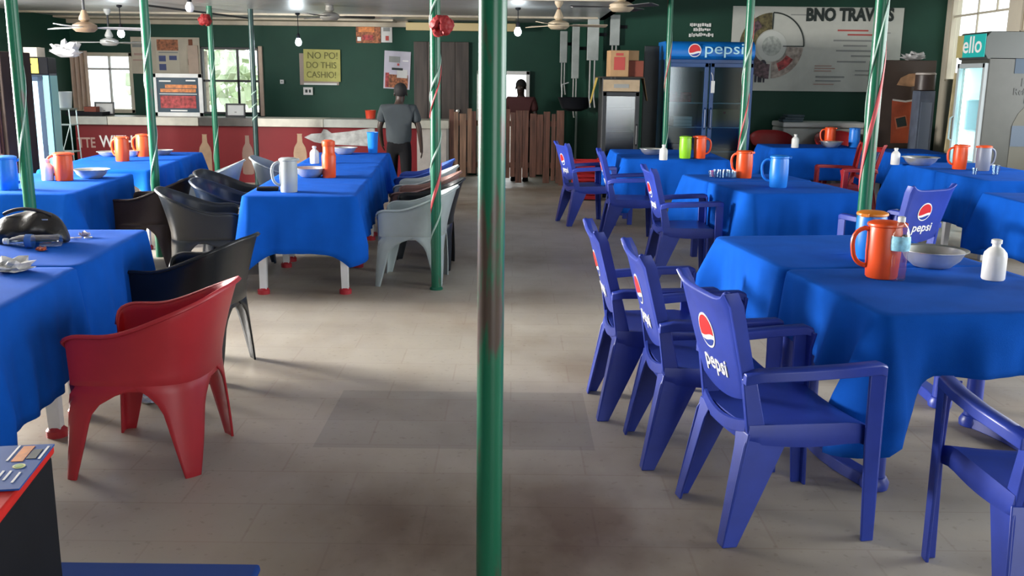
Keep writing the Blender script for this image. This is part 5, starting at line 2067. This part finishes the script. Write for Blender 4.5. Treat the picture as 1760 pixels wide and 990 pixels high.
# fridge with the yellow sign on the left
la, lb_ = atY(46, 97, 11.5), atY(104, 97, 11.5)
lf_ = thing('upright_fridge', (-5.68, 11.75, 0), 'dark fridge with a yellow sign and glowing white door at the far left', 'fridge', .25)
lw, lh = .41, 1.76
fridge_shell(lf_, lw, .44, lh - .18, mat('navy_fridge', (.012, .03, .06), .4))
bm = bmesh.new()
box(bm, (0, 0, lh - .10), (lw, .48, .20))
lh_ = finish('header', bm, BLK, lf_, smooth=False, bevel=.01)
bm = bmesh.new()
box(bm, (-.02, -.245, lh - .10), (.24, .012, .17))
box(bm, (-.02, -.253, lh - .085), (.10, .004, .02), mi=1)
box(bm, (-.02, -.253, lh - .115), (.06, .004, .012), mi=1)
finish('sign_plate', bm, [mat('yellow_lit_sign', (.75, .60, .08), .4, emit=(.75, .58, .08), estr=.35), INK], lh_, smooth=False)
fridge_door(lf_, -lw / 2 + .01, lw / 2 - .07, .30, lh - .22, -.245, mat('navy_door', (.012, .04, .09), .4), -1, glass('lit_glass_left', (.92, .98, 1.0), .05, .04))
bm = bmesh.new()
box(bm, (lw / 2 - .035, -.235, .93), (.06, .04, 1.24))
box(bm, (lw / 2 + .003, 0, .93), (.006, .40, 1.24))
finish('side_strip', bm, mat('cyan_strip', (.20, .48, .50), .4), lf_, smooth=False)
bm = bmesh.new()
box(bm, (0, .16, .95), (lw - .09, .012, 1.2))
for s_ in (-1, 1): box(bm, (s_ * (lw / 2 - .047), .0, .95), (.010, .34, 1.2))
finish('liner', bm, mat('white_liner2', (.85, .9, .92), .5), lf_, smooth=False)
bm = bmesh.new()
for s in (-1, 1): tube(bm, [(s * (lw / 2 - .08), -.16, .45), (s * (lw / 2 - .08), -.16, 1.50)], .016, 8)
finish('fridge_lamp', bm, mat('cold_lamp2', (.9, 1, 1), .4, emit=(.82, .97, 1.0), estr=22), lf_)
for z in (.75, 1.15):
    bm = bmesh.new()
    box(bm, (0, .02, z), (lw - .1, .26, .012))
    finish('shelf', bm, mat('lit_shelf', (.60, .72, .75), .4), lf_, smooth=False)
for zz in (.7, 1.25):
    l = bpy.data.lights.new('fridge_light', 'POINT')
    l.energy, l.color, l.shadow_soft_size = 4, (.85, .97, 1), .05
    lo = bpy.data.objects.new('fridge_light', l)
    COL.objects.link(lo)
    lo.parent = lf_
    lo.location = (0, -.13, zz)
p = atY(52, 92, 11.7)
carton((p.x, 11.8, lh + .002), (.16, .2, .11), mat('cream_carton', (.60, .54, .44), .7), 'cream carton on top of the yellow signed fridge')
crumple('nylon_bag', (p.x + .40, 11.75, lh + .002), .15, mat('nylon_pale', (.55, .56, .58), .35, noise=.3), 'pale nylon bag on top of the yellow signed fridge', 'bag', 33, .55)
p = at(108, 262, .0)
wk = thing('wire_stand', (-5.60, 12.28, 0), 'thin wire stand with a water bucket beside the yellow signed fridge', 'stand')
bm = bmesh.new()
for sx in (-1, 1):
    for sy in (-1, 1): tube(bm, [(sx * .13, sy * .11, 0), (sx * .10, sy * .10, 1.15)], .008, 6)
for z in (.3, .62, .95, 1.14):
    tube(bm, [(-.11, -.10, z), (.11, -.10, z), (.11, .10, z), (-.11, .10, z), (-.11, -.10, z)], .007, 6)
tube(bm, [(-.12, -.105, .3), (.10, -.10, .95)], .006, 6)
tube(bm, [(.12, -.105, .3), (-.10, -.10, .95)], .006, 6)
box(bm, (0, 0, 1.15), (.24, .22, .008))
finish('wire_frame', bm, mat('wire_metal', (.32, .40, .38), .35, metal=.7), wk)
bk = thing('steel_bucket', (-5.60, 12.28, 1.156), 'pale bucket on top of the thin wire stand', 'bucket')
bm = bmesh.new()
lathe(bm, [(.085, 0), (.09, .005), (.105, .19), (.11, .20), (.10, .20), (.086, .01)], 22)
finish('bucket_wall', bm, mat('pale_bucket', (.45, .52, .50), .35), bk)
# dark wardrobe-like panel at the left edge
p0, p1 = atY(-70, 95, 9.6), atY(0, 95, 9.6)
dk = thing('dark_cooler', ((p0.x + p1.x) / 2, 9.9, 0), 'tall dark brown cooler at the left picture edge behind the first pole', 'cooler')
wd = p1.x - p0.x
bm = bmesh.new()
box(bm, (0, 0, .91), (wd, .6, 1.74))
finish('cabinet', bm, mat('dark_brown_print', (.022, .015, .012), .7, spec=.15, noise=.4, nscale=3), dk, smooth=False, bevel=.01)
bm = bmesh.new()
box(bm, (0, -.31, 1.0), (wd - .08, .02, 1.4))
box(bm, (wd / 2 - .07, -.33, 1.0), (.02, .03, .4))
finish('door', bm, mat('dark_maroon_print', (.03, .014, .013), .7, spec=.15, noise=.5, nscale=5), dk, smooth=False, bevel=.006)
bm = bmesh.new()
for sx in (-1, 1):
    for sy in (-1, 1): lathe(bm, [(.03, 0), (.03, .05)], 10, (sx * (wd / 2 - .06), sy * .22, 0))
finish('foot', bm, BLK, dk)


# ------------------------------------------------------------------ ceiling fans and bulbs
def fan(p, ztop, m, label, rz, bl=.55, bm_=None):
    root = thing('ceiling_fan', p, label, 'fan', rz, 'ceiling fans')
    bm = bmesh.new()
    tube(bm, [(0, 0, .02), (0, 0, ztop - p.z)], .014, 8)
    finish('rod', bm, DARKM if m is not BAMB else RUSTP, root)
    bm = bmesh.new()
    lathe(bm, [(.05, ztop - p.z - .002), (.05, ztop - p.z - .03), (.018, ztop - p.z - .08)], 16)
    lathe(bm, [(.02, .18), (.055, .10), (.055, .08), (.03, .06)], 16)
    finish('canopy', bm, m, root)
    bm = bmesh.new()
    lathe(bm, [(.03, -.045), (.09, -.04), (.125, -.01), (.12, .03), (.07, .055), (.02, .065)], 26)
    finish('motor', bm, m, root)
    for k in range(3):
        bm = bmesh.new()
        M = Matrix.Rotation(2 * pi * k / 3, 4, 'Z')
        pts = [(.10, -.025, .0), (.20, -.055, .008), (bl, -.065, .012), (bl + .02, -.04, .010), (bl + .02, .04, -.006), (bl, .06, -.010), (.20, .050, -.006), (.10, .025, .0)]
        prism(bm, [M @ Vector(q) for q in pts], (0, 0, .006))
        finish('blade', bm, bm_ or m, root, smooth=False)
    return root


ZC = 2.46
fan(atY(146, 48, 10.5), ZC, mat('fan_brown', (.22, .15, .09), .5), 'brown hubbed ceiling fan at the far left above the yellow signed fridge', .5, bm_=FANW)
fan(atY(188, 73, 14.0), ZC, FANW, 'white ceiling fan just left of the glowing bulb by the left window', .95)
fan(atY(567, 29, 12.8), ZC, mat('fan_grey', (.28, .27, .24), .5), 'grey ceiling fan above the yellow notice', .2, bm_=DARKM)
fan(atY(960, 44, 11.6), ZC, BAMB, 'cream ceiling fan right of the thick centre pole', .12)
f5 = fan(atY(1068, 13, 10.2), ZC, BAMB, 'cream ceiling fan partly cut off above the tan carton', 1.1, .5, DARKM)


def bulb(p, label, ztop=ZC, watts=5, lit=True):
    root = thing('hanging_bulb', p, label, 'light bulb', 0, 'hanging bulbs')
    bm = bmesh.new()
    lathe(bm, [(.006, -.058), (.03, -.05), (.046, -.02), (.046, .005), (.030, .04), (.022, .055)], 20)
    finish('bulb', bm, BULB if lit else WHITE, root)
    bm = bmesh.new()
    lathe(bm, [(.024, .05), (.024, .10), (.01, .12)], 14)
    finish('bulb_holder', bm, BLK, root)
    bm = bmesh.new()
    tube(bm, [(0, 0, .11), (0, 0, ztop - p.z)], .006, 6)
    lathe(bm, [(.035, ztop - p.z - .001), (.035, ztop - p.z - .02), (.01, ztop - p.z - .035)], 12)
    finish('cord', bm, BLK, root)
    if lit:
        l = bpy.data.lights.new('bulb_light', 'POINT')
        l.energy = watts
        l.color = (.82, .93, 1)
        l.shadow_soft_size = .06
        lo = bpy.data.objects.new('bulb_light', l)
        COL.objects.link(lo)
        lo.parent = root
        lo.location = (0, -.10, -.06)
    return root


bulb(atY(208, 57, 13.2), 'glowing bulb hanging before the left window', watts=8)
bulb(atY(513, 72, 14.4), 'glowing bulb hanging above the yellow notice', watts=10)
bulb(atY(890, 54, 12.8), 'glowing bulb hanging right of the thick centre pole', watts=8)
bulb(atY(326, 12, 11.0), 'unlit white bulb under the ceiling above the beige banner', lit=False)


# ------------------------------------------------------------------ people
def skin_mesh(name, V, E, R, m, parent, root_i=0, sub=2):
    me = bpy.data.meshes.new(name)
    me.from_pydata([Vector(v) for v in V], E, [])
    me.materials.append(m)
    o = bpy.data.objects.new(name, me)
    COL.objects.link(o)
    o.parent = parent
    o.modifiers.new('skin', 'SKIN')
    for i, sv in enumerate(me.skin_vertices[0].data):
        r = R[i]
        sv.radius = r if isinstance(r, tuple) else (r, r)
        sv.use_root = (i == root_i)
    o.modifiers['skin'].use_smooth_shade = True
    s = o.modifiers.new('subd', 'SUBSURF')
    s.levels = s.render_levels = sub
    return o


def person(loc, rz, scale, label, shirtm, trousm, pose):
    """local +y is the way the figure faces"""
    root = thing('person', loc, label, 'person', rz)
    root.scale = (scale,) * 3
    V, E, R = [], [], []

    def add(p, r, frm=None):
        V.append(p)
        R.append(r)
        if frm is not None: E.append((frm, len(V) - 1))
        return len(V) - 1
    pel = add((0, 0, .90), (.115, .085))
    wai = add((0, .01, 1.05), (.115, .085), pel)
    che = add((0, .0, 1.24), (.150, .105), wai)
    nek0 = add((0, .0, 1.38), (.075, .07), che)
    hx, hy = pose.get('head', (0, .03))
    nek = add((hx * .4, hy * .4, 1.425), .058, nek0)
    h1 = add((hx * .8, hy * .9, 1.465), (.066, .078), nek)
    h2 = add((hx, hy, 1.535), (.080, .096), h1)
    h3 = add((hx, hy - .005, 1.610), (.068, .082), h2)
    nose = add((hx, hy + .100, 1.525), .014, h2)
    for s, (dx, dy) in ((-1, pose['step'][0]), (1, pose['step'][1])):
        hip = add((s * .085, 0, .84), .075, pel)
        kn = add((s * .095 + dx * .5, .03 + dy * .6, .47), .058, hip)
        an = add((s * .10 + dx, dy, .085), .040, kn)
        add((s * .11 + dx, dy + .15, .04), (.042, .030), an)
    for s in (-1, 1):
        el, wr = pose['arms'][0 if s < 0 else 1]
        sh = add((s * .185, 0, 1.335), .055, che)
        e_ = add(el, .040, sh)
        w_ = add(wr, .027, e_)
        d = (Vector(wr) - Vector(el)).normalized()
        pm = Vector(wr) + d * .06
        palm = add(tuple(pm), (.034, .020), w_)
        for k in range(4):
            off = Vector((0, -.027 + .018 * k, 0))
            L = (.060, .072, .070, .055)[k]
            k1 = add(tuple(pm + off + d * .04), .009, palm)
            k2 = add(tuple(pm + off + d * (.04 + L * .55) + Vector((-s * .008, 0, 0))), .008, k1)
            add(tuple(pm + off + d * (.04 + L) + Vector((-s * .022, 0, 0))), .007, k2)
        t1 = add(tuple(pm + Vector((-s * .012, .038, 0)) + d * .0), .011, palm)
        add(tuple(pm + Vector((-s * .018, .050, 0)) + d * .035), .009, t1)
    skin_mesh('body', V, E, R, SKIN, root)
    # hair cap
    bm = bmesh.new()
    bmesh.ops.create_uvsphere(bm, u_segments=20, v_segments=14, radius=1)
    for v in bm.verts:
        v.co = Vector((hx + v.co.x * .088, hy - .022 + v.co.y * .098, 1.585 + v.co.z * .098))
    bmesh.ops.delete(bm, geom=[v for v in bm.verts if v.co.z < 1.56 and v.co.y > hy + .02], context='VERTS')
    finish('hair', bm, HAIRM, root, solid=.004)
    for sg in (-1, 1):
        bm = bmesh.new()
        lathe(bm, [(.004, -.012), (.012, -.006), (.013, .004), (.004, .012)], 12)
        bmesh.ops.transform(bm, matrix=Matrix.Translation((hx + sg * .032, hy + .088, 1.548)) @ Matrix.Diagonal((1.1, .5, .8, 1)), verts=bm.verts)
        finish('eye', bm, mat('dim_eye', (.10, .08, .07), .5), root)
        bm = bmesh.new()
        lathe(bm, [(.006, -.030), (.018, -.018), (.022, .010), (.008, .030)], 12)
        bmesh.ops.transform(bm, matrix=Matrix.Translation((hx + sg * .082, hy - .004, 1.535)) @ Matrix.Diagonal((.5, 1, 1, 1)), verts=bm.verts)
        finish('ear', bm, SKIN, root)
    bm = bmesh.new()
    lathe(bm, [(.004, -.009), (.022, -.003), (.022, .003), (.004, .009)], 14)
    bmesh.ops.transform(bm, matrix=Matrix.Translation((hx, hy + .084, 1.484)) @ Matrix.Diagonal((1.1, .45, 1, 1)), verts=bm.verts)
    finish('mouth', bm, mat('dark_lips', (.06, .02, .018), .5), root)
    # shirt
    V, E, R = [], [], []
    p0 = add((0, .0, .80), (.200, .150))
    p1 = add((0, .01, 1.04), (.178, .125), p0)
    p2 = add((0, .0, 1.25), (.200, .138), p1)
    p3 = add((0, .0, 1.385), (.105, .090), p2)
    for s in (-1, 1):
        el, wr = pose['arms'][0 if s < 0 else 1]
        a = add((s * .200, 0, 1.330), .085, p2)
        q = Vector((s * .188, 0, 1.335)).lerp(Vector(el), .75)
        add(tuple(q), .074, a)
    skin_mesh('shirt', V, E, R, shirtm, root)
    V, E, R = [], [], []
    p0 = add((0, 0, .97), (.150, .118))
    p1 = add((0, 0, .87), (.145, .115), p0)
    for s, (dx, dy) in ((-1, pose['step'][0]), (1, pose['step'][1])):
        a = add((s * .090, 0, .80), .098, p1)
        b = add((s * .095 + dx * .5, .03 + dy * .6, .47), .075, a)
        add((s * .10 + dx, dy, .10), .060, b)
    skin_mesh('trousers', V, E, R, trousm, root)
    for s, (dx, dy) in ((-1, pose['step'][0]), (1, pose['step'][1])):
        bm = bmesh.new()
        cx_, cy_ = s * .105 + dx, dy + .055
        loft(bm, [[(cx_ + .045 * w * cos(t), cy_ + .125 * w2 * sin(t), z) for t in [2 * pi * k / 18 for k in range(18)]] for z, w, w2 in ((0, 1, 1), (.03, 1.02, 1.02), (.06, .9, .85), (.085, .75, .5))])
        finish('shoe', bm, BLK, root)
    return root


mp = at(690, 330, 0)
person((-1.40, 11.95, 0), .10, .90, 'person seen from behind in a grey shirt and black trousers walking towards the counter', SHIRT, TROU,
       dict(head=(.03, .05), step=((0, .16), (0, -.14)), arms=(((-.255, .02, 1.09), (-.235, .16, .90)), ((.275, -.02, 1.08), (.300, .03, .84)))))
pr = person((.105, 15.45, 0), pi - .2, .935, 'person in a dark red top standing behind the slatted wooden gate', MAROON, TROU,
            dict(head=(0, .03), step=((0, .02), (0, -.02)), arms=(((-.26, .02, 1.08), (-.20, .22, 1.00)), ((.26, .02, 1.08), (.20, .22, 1.00)))))
